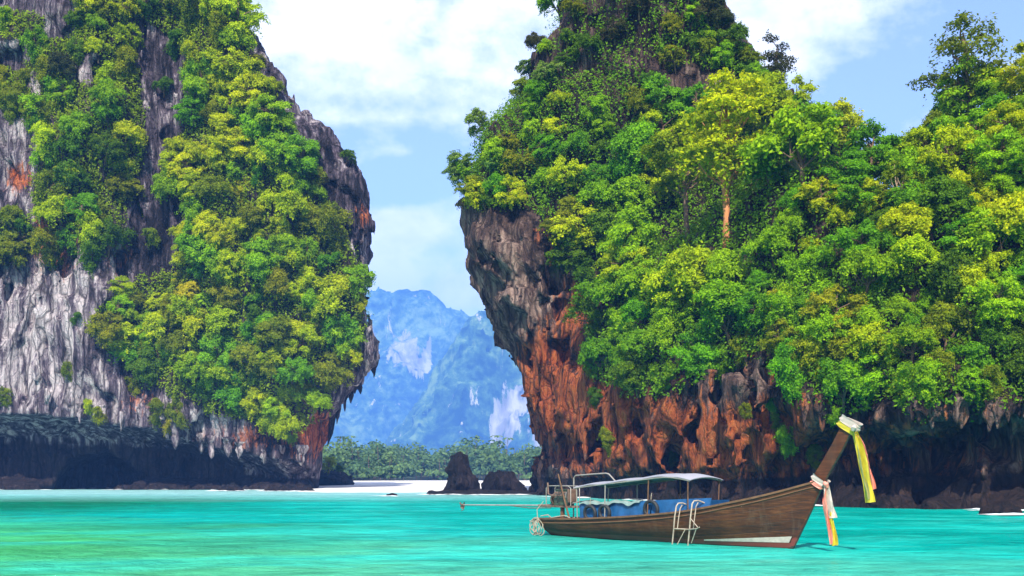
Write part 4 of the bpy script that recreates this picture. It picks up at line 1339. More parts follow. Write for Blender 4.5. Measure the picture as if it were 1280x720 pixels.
def build_undergrowth(V, Q, veg, n, leaf, seed, colour, label, lim):
    """creepers and low plants that cover the rock between the trees"""
    r = np.random.default_rng(seed)
    px, py = to_px(V)
    fm = veg[Q].mean(1)
    c = V[Q].mean(1)
    cx, cyy = px[Q].mean(1), py[Q].mean(1)
    nrm = np.cross(V[Q[:, 2]] - V[Q[:, 0]], V[Q[:, 3]] - V[Q[:, 1]])
    area = np.linalg.norm(nrm, axis=1)
    nrm = nrm / (area[:, None] + 1e-9)
    # keep the side that can be seen from in front
    w = area * sstep(0.35, 0.7, fm + 0.25 * fbm(c[:, 0] / 2.5, c[:, 1] / 2.5, c[:, 2] / 2.5, 3, seed)) * (cx > lim[0]) * (cx < lim[1]) * (cyy > -120) * ((nrm * (c - np.array([0, 0, 30]))).sum(1) < 0.25 * np.linalg.norm(c, axis=1))
    w = w / w.sum()
    idx = r.choice(len(Q), n, p=w)
    a, b = r.random((n, 1)), r.random((n, 1))
    p = (V[Q[idx, 0]] * (1 - a) + V[Q[idx, 1]] * a) * (1 - b) + (V[Q[idx, 3]] * (1 - a) + V[Q[idx, 2]] * a) * b
    nn = nrm[idx]
    lump = np.clip(0.5 + 1.5 * fbm(p[:, 0] / 1.6, p[:, 1] / 1.6, p[:, 2] / 1.6, 2, seed + 7), 0, 1)
    p = p + nn * (0.05 + r.random((n, 1)) ** 0.7 * (0.25 + 1.5 * lump[:, None]))
    ln = unit(nn * 0.8 + np.array([0, 0, 0.5]) + 0.6 * r.normal(size=(n, 3)))
    T, B = axes_from_normal(ln, r, 0.8)
    s = leaf * r.uniform(0.6, 1.4, n)
    ti = np.clip(0.42 + 0.5 * fbm(p[:, 0] / 5, p[:, 1] / 5, p[:, 2] / 5, 3, seed + 9) + 0.12 * r.normal(size=n), 0, 1)
    v, f, ti = quads_mesh(p, T, B, s, s * 0.55, ti, '', None)
    o = add('undergrowth', mesh_data('undergrowth', v, f, [MAT['leaf']], False, {'tint': ti}))
    o.color = (*colour, 1)
    tag(o, label, 'undergrowth', kind='stuff')


random.seed(21)
plant_left()
random.seed(5)
plant_right()
build_undergrowth(LV, LQ, LVEG, 150000, 0.20, 71, (0.19, 0.27, 0.006), 'creepers and low green plants covering the left cliff between its trees', (-60, 520))
build_undergrowth(RV, RQ, RVEG, 210000, 0.14, 72, (0.13, 0.26, 0.006), 'creepers and low green plants covering the right cliff between its trees', (520, 1420))
# bush on the islet
_o, _v, _q = ROCKS[4]
_b = BVHTree.FromPolygons([tuple(p) for p in _v.tolist()], _q.tolist())
plant_at(_b, None, 411, 592, 24, 'lime', 'layered', label='small lime bush growing on the rock islet', lean=(0, 0, 1))
plant_at(_b, None, 425, 593, 14, 'deep green', 'bushy', label='little dark bush on the right side of the rock islet', lean=(0, 0, 1))


def name_plants():
    """give every plant without a label of its own one that says which it is"""
    form = {'bushy': 'bushy tree', 'layered': 'layered tree', 'drooping': 'hanging shrub', 'palmlike': 'spiky shrub', 'tall': 'tall tree', 'gnarled': 'gnarled tree', 'bare': 'sparse tree'}

    def zone(t):
        x, y = t['px']
        if t['cliff'] == 'left':
            col = 'streaked rock face' if x < 105 else 'middle rib' if x < 205 else 'green slope' if x < 330 else 'seaward edge'
            row = 'at very top of' if y < 75 else 'on upper' if y < 185 else 'on middle of' if y < 300 else 'on lower' if y < 420 else 'at foot of'
            return (row, col, 'left cliff')
        if x < 690:
            col = 'overhanging left side'
        elif x < 800:
            col = 'shaded left flank'
        elif x < 940:
            col = 'slope by orange trunk'
        elif x < 1060:
            col = 'slope below dome tree'
        elif x < 1170:
            col = 'sunny spur'
        else:
            col = 'right hand slope'
        row = 'at summit of' if y < 95 else 'on upper' if y < 190 else 'on middle of' if y < 300 else 'on lower' if y < 410 else 'at foot of'
        return (row, col, 'right cliff')
    cells = {}
    for t in TREES:
        o = t['o']
        st = form[t['style']]
        tag(o, cat='shrub' if 'shrub' in st else 'tree')
        o['group'] = ('plants growing on the %s cliff' % t['cliff']) if t['cliff'] else 'plants on the rock islet'
        if t['label']:
            o['label'] = t['label']
        else:
            cells.setdefault((t['hue'], st) + zone(t), []).append(t)
    words = ['topmost', 'second highest', 'third highest', 'fourth highest', 'fifth highest', 'sixth highest', 'seventh highest', 'eighth highest', 'ninth highest', 'tenth highest']
    for (hue, st, row, col, cl), ts in cells.items():
        ts.sort(key=lambda t: t['px'][1])
        xs = sorted(t['px'][0] for t in ts)
        for k, t in enumerate(ts):
            if len(ts) == 1:
                w = 'only'
            elif len(ts) == 2:
                dx, dy = abs(ts[0]['px'][0] - ts[1]['px'][0]), abs(ts[0]['px'][1] - ts[1]['px'][1])
                w = ('upper', 'lower')[k] if dy > dx else ('left', 'right')[int(t['px'][0] == xs[1])]
            elif k == len(ts) - 1:
                w = 'lowest'
            else:
                w = words[min(k, 9)]
            t['o']['label'] = f'{w} {hue} {st} {row} {cl}, {col}'


name_plants()
print('PLANTS', len(TREES), {s: sum(t['style'] == s for t in TREES) for s in set(t['style'] for t in TREES)})


# ------------------------------------------------------------------ long-tail boat
BS = np.array([1.30, 37.5, 0.0])
BA = math.atan2(-7.5, 7.2)
BOAT = empty('longtail_boat', tuple(BS))
BOAT.rotation_euler = (0, 0, BA)
tag(BOAT, 'brown wooden longtail boat with white awning floating in front of right cliff', 'boat')


def bw(u, y, z):
    """boat coordinates (along to the bow, away from the viewer, up) to world"""
    c, s = math.cos(BA), math.sin(BA)
    return Vector((BS[0] + c * u - s * y, BS[1] + s * u + c * y, z))


def hull_material():
    m, nt, b = material('weathered_hull_planks')
    tc = nt.nodes.new('ShaderNodeTexCoord')
    o = tc.outputs['Object']
    pl = N(nt, 'ShaderNodeAttribute', attribute_name='strake').outputs['Fac']
    wl = N(nt, 'ShaderNodeAttribute', attribute_name='height').outputs['Fac']
    g1 = NOISE(nt, MAP(nt, o, scale=(0.7, 3, 9)), 2.2, 6, 0.7)
    g2 = NOISE(nt, MAP(nt, o, scale=(0.9, 0.9, 0.5)), 1.1, 5, 0.6)
    st = NOISE(nt, MAP(nt, o, scale=(5, 5, 0.5)), 1.0, 4, 0.6)
    c = RAMP(nt, M(nt, 'ADD', M(nt, 'MULTIPLY', g1, 0.6), M(nt, 'MULTIPLY', g2, 0.4)), [(0.34, (0.012, 0.0045, 0.002)), (0.5, (0.066, 0.0185, 0.0045)), (0.66, (0.15, 0.052, 0.015))])
    # each strake a little different, dark seams between
    fl = M(nt, 'FLOOR', pl)
    wn = N(nt, 'ShaderNodeTexWhiteNoise', noise_dimensions='1D', i={'W': fl})
    c = MIX(nt, 1.0, c, RAMP(nt, wn.outputs['Value'], [(0, 0.72), (1, 1.22)]), 'MULTIPLY')
    fr = M(nt, 'FRACT', pl)
    seam = M(nt, 'LESS_THAN', fr, 0.07)
    c = MIX(nt, M(nt, 'MULTIPLY', seam, 0.7), c, (0.012, 0.008, 0.006))
    # grey run-off stains from the rail
    c = MIX(nt, M(nt, 'MULTIPLY', RAMP(nt, st, [(0.56, 0.0), (0.70, 1.0)]), 0.2), c, (0.16, 0.11, 0.075))
    # red bottom paint
    rd = M(nt, 'ADD', wl, M(nt, 'MULTIPLY', M(nt, 'SUBTRACT', g2, 0.5), 0.06))
    c = MIX(nt, M(nt, 'LESS_THAN', rd, 0.175), c, MIX(nt, g1, (0.10, 0.018, 0.014), (0.22, 0.055, 0.035)))
    c = MIX(nt, M(nt, 'LESS_THAN', rd, 0.035), c, (0.035, 0.03, 0.02))
    nt.links.new(c, b.inputs['Base Color'])
    b.inputs['Roughness'].default_value = 0.5
    b.inputs['Specular IOR Level'].default_value = 0.4
    bp = N(nt, 'ShaderNodeBump', i={'Height': M(nt, 'SUBTRACT', g1, M(nt, 'MULTIPLY', seam, 0.8)), 'Strength': 0.5, 'Distance': 0.02})
    nt.links.new(bp.outputs[0], b.inputs['Normal'])
    return m


MAT['hull'] = hull_material()
MAT['rail_wood'] = simple('worn_rail_wood', (0.13, 0.062, 0.026), 0.55, var=0.35, scale=5, bump=0.3)
MAT['deck'] = simple('deck_boards', (0.16, 0.11, 0.075), 0.7, var=0.35, scale=5)
MAT['white_paint'] = simple('chalky_white_paint', (0.46, 0.40, 0.34), 0.5, var=0.2, scale=7)
MAT['awning'] = simple('faded_white_canvas', (0.27, 0.27, 0.30), 0.75, var=0.10, scale=1.6)
MAT['tarp'] = simple('blue_tarpaulin', (0.010, 0.075, 0.20), 0.45, var=0.3, scale=3)
MAT['tarp_pale'] = simple('pale_green_sheet', (0.20, 0.27, 0.25), 0.6, var=0.2, scale=4)
MAT['rubber'] = simple('black_rubber', (0.014, 0.015, 0.018), 0.7, var=0.3, scale=8)
MAT['steel'] = simple('galvanised_pipe', (0.30, 0.27, 0.23), 0.5, 0.25, var=0.25, scale=8)
MAT['rusty'] = simple('rusty_steel', (0.16, 0.10, 0.07), 0.7, 0.2, var=0.5, scale=9)
MAT['engine_green'] = simple('oily_green_engine_paint', (0.075, 0.095, 0.06), 0.45, 0.2, var=0.45, scale=9)
MAT['engine_grey'] = simple('engine_cast_metal', (0.28, 0.27, 0.24), 0.45, 0.4, var=0.4, scale=9)
MAT['rope'] = simple('pale_rope', (0.30, 0.26, 0.19), 0.9, var=0.3, scale=25)
MAT['silk_yellow'] = simple('yellow_silk', (0.46, 0.38, 0.02), 0.5, var=0.12, scale=7)
MAT['silk_white'] = simple('white_silk', (0.44, 0.38, 0.32), 0.5, var=0.10, scale=7)
MAT['ladder_paint'] = simple('worn_cream_paint', (0.36, 0.28, 0.21), 0.5, var=0.35, scale=7)
MAT['silk_pale'] = simple('pale_lemon_silk', (0.45, 0.41, 0.15), 0.5, var=0.12, scale=7)
MAT['silk_pink'] = simple('salmon_pink_silk', (0.72, 0.24, 0.17), 0.5, var=0.15, scale=7)

S0, S1 = -0.05, 11.5
I = np.interp
_gu = lambda s: float(I(s, [0, 0.2, 0.42, 0.59, 0.67, 0.82, 0.92, 1.0], [0.64, 0.70, 0.86, 1.05, 1.20, 1.56, 1.86, 2.14]))
_kz = lambda s: float(I(s, [0, 0.1, 0.5, 0.85, 1.0], [-0.05, -0.24, -0.36, -0.32, -0.28]))
_hb = lambda s: float(I(s, [0, 0.08, 0.25, 0.45, 0.62, 0.76, 0.88, 0.95, 1.0], [0.52, 0.70, 0.90, 0.97, 0.90, 0.68, 0.37, 0.18, 0.055]))


def smooth1(fn, s, w=0.04):
    return sum(fn(min(1, max(0, s + d * w))) for d in (-1, -0.5, 0, 0.5, 1)) / 5


def hull_pt(s, t, side=-1, inset=0.0):
    """s along the boat, t from keel (0) to rail (1); side -1 faces the viewer"""
    g, k = smooth1(_gu, s), smooth1(_kz, s)
    b = (_hb(s) * 0.4 + smooth1(_hb, s) * 0.6) - inset
    xk = S0 + 0.55 + s * (10.25 - S0 - 0.55)
    xg = S0 + s * (S1 - S0)
    z = k + (g - k) * t
    u = xk + (xg - xk) * t ** 0.95
    y = max(0.004, b * (1 - (1 - t) ** 2.3) ** 0.75 * (0.86 + 0.14 * t))
    if t == 0:
        y = 0.03
    return (u, side * y, z)


def rail_at(u, side=-1, inset=0.0):
    s = (u - S0) / (S1 - S0)
    return hull_pt(s, 1.0, side, inset)


def hull_at_z(s, z, side=-1, out=0.0):
    k, g = smooth1(_kz, s), smooth1(_gu, s)
    t = (z - k) / (g - k)
    p = hull_pt(s, t, side)
    return (p[0], p[1] + side * out, p[2])


def build_hull():
    ns, nt_ = 60, 20
    v, f, st, hz = [], [], [], []
    ss = [i / (ns - 1) for i in range(ns)]
    tt = [(j / (nt_ - 1)) ** 1.1 for j in range(nt_)]
    for side in (-1, 1):
        for inner in (0, 1):
            b0 = len(v)
            for s in ss:
                for t in tt:
                    p = hull_pt(s, max(t, 0.12) if inner else t, side, 0.045 if inner else 0)
                    v.append((p[0] * (1 - 0.0) + (0.03 if inner and s < 0.02 else 0), p[1], p[2] - (0.0 if not inner else 0.004)))
                    st.append(t * 8 + 0.4 + s * 0.6)
                    hz.append(p[2] if not inner else 0.5)
            for i in range(ns - 1):
                for j in range(nt_ - 1):
                    q = (b0 + i * nt_ + j, b0 + (i + 1) * nt_ + j, b0 + (i + 1) * nt_ + j + 1, b0 + i * nt_ + j + 1)
                    f.append(q if (side < 0) != bool(inner) else q[::-1])
    # transom board
    n = ns * nt_
    for j in range(nt_ - 1):
        a, b = j, 2 * n + j
        f.append((a, a + 1, b + 1, b))
        f.append((n + j, 3 * n + j, 3 * n + j + 1, n + j + 1))
    # keel closure and rail closure
    for i in range(ns - 1):
        a, b = i * nt_, 2 * n + i * nt_
        f.append((a, b, b + nt_, a + nt_))
        for o1, o2 in ((0, n), (2 * n, 3 * n)):
            q = (o1 + i * nt_ + nt_ - 1, o1 + (i + 1) * nt_ + nt_ - 1, o2 + (i + 1) * nt_ + nt_ - 1, o2 + i * nt_ + nt_ - 1)
            f.append(q)
    me = mesh_data('hull', v, f, [MAT['hull']], True, {'strake': st, 'height': hz})
    me.set_sharp_from_angle(angle=R(50))
    add('hull', me, BOAT)
    # rails
    for side in (-1, 1):
        mb = MB()
        ring = []
        for i in range(56):
            s = i / 55
            p = Vector(hull_pt(s, 1, side))
            o_, i_ = side * 0.035, -side * 0.075
            if abs(p.y) < 0.12:
                i_ = -side * max(0.02, abs(p.y) - 0.01)
            ring.append([p + Vector((0, o_, -0.045)), p + Vector((0, o_, 0.018)), p + Vector((0, i_, 0.018)), p + Vector((0, i_, -0.045))])
        vv = [q for r in ring for q in r]
        ff = [(i * 4 + j, i * 4 + (j + 1) % 4, (i + 1) * 4 + (j + 1) % 4, (i + 1) * 4 + j) for i in range(55) for j in range(4)] + [(3, 2, 1, 0), (220, 221, 222, 223)]
        mb.raw(vv, ff)
        mb.build('gunwale', MAT['rail_wood'], BOAT, True)
        # rubbing strake under the rail
        mb = MB()
        mb.tube([hull_at_z(s, smooth1(_gu, s) - 0.17, side, 0.01) for s in np.linspace(0.01, 0.985, 50)], 0.022, 6)
        mb.build('rubbing_strake', MAT['rail_wood'], BOAT)
    # white boot stripe towards the bow
    for side in (-1, 1):
        a = np.linspace(0.70, 0.985, 30)
        P = []
        for s in a:
            k = (s - 0.70) / 0.285
            z0 = 0.135 + 0.055 * k
            z1 = z0 + 0.045 + 0.15 * k
            P.append([hull_at_z(s, z0 + (z1 - z0) * q, side, 0.006) for q in (0, 0.33, 0.66, 1)])
        solid(P, Vector((0, side * 0.004, 0))).build('white_stripe', MAT['white_paint'], BOAT)
    # stem board that closes the bow and rises into the prow
    mb = MB()
    for side in (0,):
        pts = [(10.2, -0.3), (10.43, 0.0), (10.9, 0.9), (11.5, 2.1), (11.72, 2.55), (12.05, 3.1), (12.32, 3.62), (12.40, 3.78)]
        wid = [0.06, 0.08, 0.14, 0.34, 0.32, 0.31, 0.30, 0.30]
        P = []
        for (u, z), w in zip(pts, wid):
            t = Vector((0.42, 0, 0.9)).normalized()
            nrm = Vector((0.9, 0, -0.42))
            c = Vector((u, 0, z))
            a = c + nrm * 0.10 if z > 2.3 else c + nrm * 0.05
            b = a - nrm * (w + 0.05)
            hw = 0.055 if z < 2.3 else 0.06
            P.append([a + Vector((0, -hw, 0)), b + Vector((0, -hw, 0)), b + Vector((0, hw, 0)), a + Vector((0, hw, 0))])
        vv = [q for r in P for q in r]
        n = len(P)
        ff = [(i * 4 + j, i * 4 + (j + 1) % 4, (i + 1) * 4 + (j + 1) % 4, (i + 1) * 4 + j) for i in range(n - 1) for j in range(4)] + [(3, 2, 1, 0), tuple((n - 1) * 4 + j for j in range(4))]
        mb.raw(vv, ff)
    o = mb.build('prow', MAT['hull'], BOAT)
    for k, val in (('strake', 3.5), ('height', 1.0)):
        at = o.data.attributes.new(k, 'FLOAT', 'POINT')
        at.data.foreach_set('value', np.array([(0.5 if k == 'height' and q[2] > 0.2 else (val if k == 'strake' else q[2])) for q in mb.v], dtype=np.float32))
    # inside: floor boards, thwarts
    P = []
    for s in np.linspace(0.03, 0.9, 40):
        p = hull_pt(s, 1)
        z = 0.30 + max(0, s - 0.6) * 2.6
        q = hull_at_z(s, min(z, smooth1(_gu, s) - 0.12), -1, -0.06)
        P.append([(q[0], q[1], q[2]), (q[0], 0, q[2] + 0.01), (q[0], -q[1], q[2])])
    solid(P, 0.03).build('deck', MAT['deck'], BOAT)
    for u in (1.3, 3.2, 4.6, 6.0, 7.6, 8.9):
        p = rail_at(u)
        w = abs(p[1]) - 0.06
        MB().box((u, 0, p[2] - 0.17), (0.28, 2 * w, 0.035)).build('thwart', MAT['deck'], BOAT)
    # fore deck triangle
    P = []
    for s in np.linspace(0.86, 0.985, 8):
        p = hull_pt(s, 1, -1, 0.06)
        P.append([(p[0], p[1], p[2] - 0.06), (p[0], 0, p[2] - 0.045), (p[0], -p[1], p[2] - 0.06)])
    solid(P, 0.03).build('foredeck', MAT['deck'], BOAT)


def awn_z(u, y):
    e = float(I(u, [2.2, 3.3, 5, 6.2, 6.8, 7.4], [1.84, 1.96, 2.12, 2.24, 2.22, 2.10]))
    return e + 0.09 * (1 - (y / 0.92) ** 2)


def build_awning():
    us, ys = np.linspace(2.25, 7.35, 40), np.linspace(-0.92, 0.92, 15)
    r = np.random.default_rng(3)
    P = [[(u, y + 0.008 * math.sin(u * 6), awn_z(u, y) + 0.018 * math.sin(u * 4.6 + 0.6) * (1 - abs(y) * 0.4) - 0.02 * abs(math.sin(u * 2.06)) * (abs(y) > 0.85)) for y in ys] for u in us]
    cn = solid(P, 0.022).build('awning', MAT['awning'], BOAT)
    # hem rails and bows under the cloth
    for y in (-0.9, 0.9):
        MB().tube([(u, y, awn_z(u, y) - 0.06) for u in np.linspace(2.28, 7.3, 16)], 0.022, 6).build('awning_rail', MAT['steel'], BOAT)
    for u in (2.35, 3.3, 4.3, 5.3, 6.3, 7.25):
        MB().tube([(u, y, awn_z(u, y) - 0.058) for y in np.linspace(-0.88, 0.88, 9)], 0.016, 6).build('awning_bow', MAT['steel'], BOAT)
    for u in (2.35, 3.7, 5.6, 7.2):
        for side in (-1, 1):
            p = rail_at(u, side, 0.04)
            MB().tube([(u, p[1], p[2] - 0.1), (u + 0.02, side * 0.88, awn_z(u, 0.9) - 0.05)], 0.02, 7).build('awning_post', MAT['rail_wood'] if u in (5.6, 7.2) else MAT['steel'], BOAT)
    # pipe frame behind the helmsman
    MB().tube([(1.0, 0.45, 0.55), (1.02, 0.45, 2.16), (1.12, 0.45, 2.25), (2.0, 0.45, 2.30), (2.6, 0.45, 2.33), (2.75, 0.45, 2.30), (3.05, 0.45, 2.05)], 0.026, 8).build('pipe_frame', MAT['steel'], BOAT)
    MB().tube([(1.55, -0.35, 0.62), (1.25, -0.35, 1.45), (0.98, -0.36, 2.30)], [0.035, 0.033, 0.025], 8).build('steering_pole', MAT['rail_wood'], BOAT)


def build_tarps():
    r = np.random.default_rng(8)

    def sheet(u0, u1, y_in, z0f, z1f, mat, name, seed, side=-1, fold=0.06, n=60):
        P = []
        for u in np.linspace(u0, u1, n):
            p = rail_at(u, side, y_in)
            z0, z1 = p[2] + z0f(u), z1f(u)
            row = []
            for q in np.linspace(0, 1, 9):
                z = z0 + (z1 - z0) * q
                w = fold * (0.6 * math.sin(u * 11 + q * 3.2 + seed) + 0.4 * math.sin(u * 23 - q * 5 + seed * 2)) * (0.35 + q * 0.65) * (1 - 0.5 * q)
                row.append((u + 0.02 * math.sin(q * 6 + u * 5), p[1] - side * 0.05 * q + w * 0.6, z))
            P.append(row)
        return solid(P, Vector((0, -side * 0.012, 0))).build(name, mat, BOAT)
    sheet(2.3, 5.6, 0.17, lambda u: -0.12, lambda u: 1.22 + 0.035 * (u - 1.5) + 0.03 * math.sin(u * 5), MAT['tarp'], 'tarpaulin', 1)
    sheet(5.66, 7.9, 0.17, lambda u: -0.12, lambda u: 1.40 + 0.05 * (u - 5.4), MAT['tarp'], 'tarpaulin', 2, fold=0.02)
    sheet(2.4, 7.8, 0.17, lambda u: -0.12, lambda u: 1.26 + 0.03 * (u - 1.5), MAT['tarp'], 'tarpaulin', 4, side=1, fold=0.03)
    # a pale sheet folded over the top of the near tarpaulin
    P = []
    for u in np.linspace(2.35, 5.2, 50):
        y = rail_at(u, -1, 0.2)[1]
        z = 1.25 + 0.035 * (u - 1.5) + 0.03 * math.sin(u * 5) + 0.02 * math.sin(u * 13)
        P.append([(u, y - 0.075, z - 0.07 - 0.03 * math.sin(u * 7)), (u, y - 0.05, z), (u, y + 0.1, z + 0.03), (u, y + 0.28, z - 0.02 + 0.02 * math.sin(u * 9))])
    solid(P, 0.012).build('folded_sheet', MAT['tarp_pale'], BOAT)


def torus(mb, c, R0, r0, ax, n=26, k=9):
    ax = Vector(ax).normalized()
    a = ax.orthogonal().normalized()
    b = ax.cross(a)
    pts = [Vector(c) + (a * math.cos(2 * math.pi * i / n) + b * math.sin(2 * math.pi * i / n)) * R0 for i in range(n)]
    v, f = [], []
    for i in range(n):
        e = (pts[i] - Vector(c)).normalized()
        for j in range(k):
            w = 2 * math.pi * j / k
            v.append(pts[i] + e * math.cos(w) * r0 + ax * math.sin(w) * r0)
    for i in range(n):
        for j in range(k):
            f.append((i * k + j, ((i + 1) % n) * k + j, ((i + 1) % n) * k + (j + 1) % k, i * k + (j + 1) % k))
    return mb.raw(v, f)


def build_tyres():
    for u, rad, lab in ((2.96, 0.25, 'black tyre fender nearest the stern of the longtail boat'), (3.66, 0.23, 'smaller black tyre fender, second from the stern'), (5.72, 0.27, 'black tyre fender hanging midships beside the awning post')):
        p = rail_at(u, -1, 0.075)
        c = bw(u, p[1] + 0.01, p[2] + 0.17)
        t = empty('tyre_fender', c)
        t.rotation_euler = (R(6), 0, BA)
        tag(t, lab, 'tyre', 'tyre fenders on the longtail boat')
        torus(MB(), (0, 0, 0), rad, 0.062, (0, 1, 0)).build('tyre', MAT['rubber'], t)
        MB().tube([(0, 0.02, rad + 0.03), (0, 0.05, rad + 0.16), (0, 0.09, rad + 0.26)], 0.012, 5).build('rope', MAT['rope'], t)


def build_engine():
    e = empty('engine', (0.36, 0, 0))
    e.parent = BOAT
    B = lambda c, s, bev=0.02: MB().box(c, s, None, bev)
    B((0.55, 0, 1.28), (0.72, 0.34, 0.30), 0.03).build('crankcase', MAT['engine_green'], e)
    B((0.55, 0.0, 1.53), (0.62, 0.28, 0.22), 0.02).build('cylinder_block', MAT['engine_grey'], e)
    m = MB()
    for k in range(4):
        m.box((0.33 + 0.145 * k, 0, 1.69), (0.11, 0.24, 0.10), None, 0.015)
    m.build('valve_covers', MAT['engine_green'], e)
    m = MB().box((1.0, 0, 1.50), (0.09, 0.46, 0.50), None, 0.015)
    for k in range(9):
        m.box((1.055, -0.2 + 0.05 * k, 1.50), (0.02, 0.016, 0.44))
    m.build('radiator', MAT['rusty'], e)
    torus(MB(), (0.10, 0, 1.34), 0.19, 0.045, (1, 0, 0)).tube([(0.07, 0, 1.34), (0.13, 0, 1.34)], 0.19, 20).build('flywheel', MAT['rusty'], e)
    m = MB()
    for k in range(4):
        m.tube([(0.33 + 0.145 * k, -0.12, 1.62), (0.33 + 0.145 * k, -0.24, 1.60), (0.30 + 0.13 * k, -0.27, 1.52)], 0.026, 7)
    m.tube([(0.86, -0.27, 1.50), (0.2, -0.28, 1.50), (0.02, -0.27, 1.56), (-0.03, -0.25, 1.98)], 0.034, 8)
    m.build('exhaust', MAT['rusty'], e)
    m = MB()
    for y in (-0.24, 0.24):
        m.tube([(-0.12, y, 1.12), (-0.12, y, 1.78), (0.0, y, 1.86), (1.0, y, 1.86), (1.14, y, 1.78), (1.14, y, 1.12)], 0.017, 7)
    for u in (0.0, 0.55, 1.05):
        m.tube([(u, -0.24, 1.86), (u, 0.24, 1.86)], 0.015, 6)
    m.build('guard_frame', MAT['steel'], e)
    m = MB()
    for y in (-0.15, 0.15):
        m.box((0.35, y, 1.09), (1.9, 0.06, 0.075), None, 0.01)
    m.build('engine_bed', MAT['rusty'], e)
    MB().box((0.5, 0, 0.80), (0.12, 0.12, 0.56), None, 0.01).box((0.5, 0, 0.52), (0.5, 0.9, 0.07), None, 0.01).build('swivel_post', MAT['rail_wood'], e)
    B((0.72, 0.30, 1.62), (0.3, 0.16, 0.2), 0.03).build('fuel_tank', MAT['engine_grey'], e)
    m = MB().tube([(0.35, 0.06, 1.78), (0.35, 0.06, 1.92)], 0.07, 14)
    m.build('air_filter', MAT['rubber'], e)
    m = MB()
    rr = random.Random(4)
    for k in range(9):
        a = (rr.uniform(0.15, 0.95), rr.uniform(-0.26, -0.15), rr.uniform(1.2, 1.75))
        b = (a[0] + rr.uniform(-0.3, 0.3), -0.28, rr.uniform(1.15, 1.6))
        m.tube([a, ((a[0] + b[0]) / 2, -0.32, (a[2] + b[2]) / 2 - 0.05), b], 0.011, 5)
    m.build('hoses', MAT['rubber'], e)
    MB().tube([(1.1, -0.1, 1.22), (1.6, -0.14, 1.3), (2.2, -0.16, 1.36)], 0.022, 7).build('tiller', MAT['steel'], e)
    # the long tail: shaft tube, brace and propeller
    MB().tube([(0.1, 0, 1.12), (-0.75, 0, 1.10)], [0.05, 0.045], 10).build('gear_sleeve', MAT['rusty'], e)
    MB().tube([(-0.7, 0, 1.10), (-5.2, 0, 1.03)], [0.034, 0.027], 9).build('tail_shaft', MAT['steel'], e)
    MB().tube([(-0.1, 0.0, 1.02), (-1.3, 0, 0.99), (-2.3, 0, 1.055)], 0.017, 6).build('shaft_brace', MAT['rusty'], e)
    m = MB().tube([(-5.14, 0, 1.03), (-5.34, 0, 1.03)], [0.05, 0.03], 10)
    for k in range(3):
        a = 2 * math.pi * k / 3 + 0.5
        d = Vector((0, math.cos(a), math.sin(a)))
        n = Vector((0, -math.sin(a), math.cos(a)))
        P = []
        for s in (0.03, 0.08, 0.13, 0.17):
            w = 0.075 * math.sin(math.pi * (s + 0.02) / 0.21)
            tw = 0.9 - 3 * s
            t = n * math.cos(tw) + Vector((1, 0, 0)) * math.sin(tw)
            P.append([Vector((-5.24, 0, 1.03)) + d * s + t * w * q for q in (-1, 0, 1)])
        s_ = solid(P, Vector((0.012, 0, 0)))
        m.raw(s_.v, s_.f)
    m.build('propeller', MAT['rusty'], e)
    MB().tube([(-5.09, 0, 1.02), (-5.16, 0, 0.82), (-5.29, 0, 0.80)], 0.018, 6).build('skeg', MAT['rusty'], e)


def build_ladder():
    u0 = 6.85
    p = rail_at(u0)
    t = empty('boarding_ladder', bw(u0, p[1] - 0.05, p[2]))
    t.rotation_euler = (0, 0, BA)
    tag(t, 'cream pipe boarding ladder hooked over the near side of the longtail boat', 'ladder')
    zb = -0.08 - p[2]
    for k, du in enumerate((0.0, 0.62)):
        dz = 0.09 * k
        MB().tube([(du + 0.24, 0.42, 0.05 + dz), (du + 0.20, 0.36, 0.20 + dz), (du + 0.12, 0.12, 0.28 + dz), (du + 0.07, -0.03, 0.27 + dz), (du + 0.04, -0.09, 0.18 + dz), (du, -0.13, -0.2), (du - 0.06, -0.10, -0.6), (du - 0.16, -0.06, zb)], 0.024, 7).build('rail', MAT['ladder_paint'], t)
        MB().tube([(du + 0.17, 0.05, 0.22 + dz), (du + 0.14, -0.02, 0.1 + dz), (du + 0.13, -0.1, -0.25), (du + 0.10, -0.11, -0.52)], 0.018, 6).build('inner_rail', MAT['ladder_paint'], t)
    for z, a in ((-0.55, -0.05), (zb + 0.02, -0.16)):
        MB().tube([(a, -0.11, z), (a + 0.62, -0.11, z)], 0.021, 6).build('rung', MAT['ladder_paint'], t)
    # the folding step with its stays
    MB().tube([(0.58, -0.12, -0.55), (1.0, -0.30, -0.50), (1.12, -0.34, -0.45)], 0.021, 6).build('folding_step', MAT['ladder_paint'], t)
    MB().tube([(0.62, -0.12, -0.2), (1.05, -0.32, -0.47)], 0.016, 6).build('stay', MAT['ladder_paint'], t)
    MB().tube([(0.95, -0.28, -0.52), (0.68, -0.16, -0.98)], 0.016, 6).build('stay', MAT['ladder_paint'], t)
    MB().tube([(0.40, -0.12, -0.57), (0.10, -0.12, zb + 0.1)], 0.016, 6).build('stay', MAT['ladder_paint'], t)


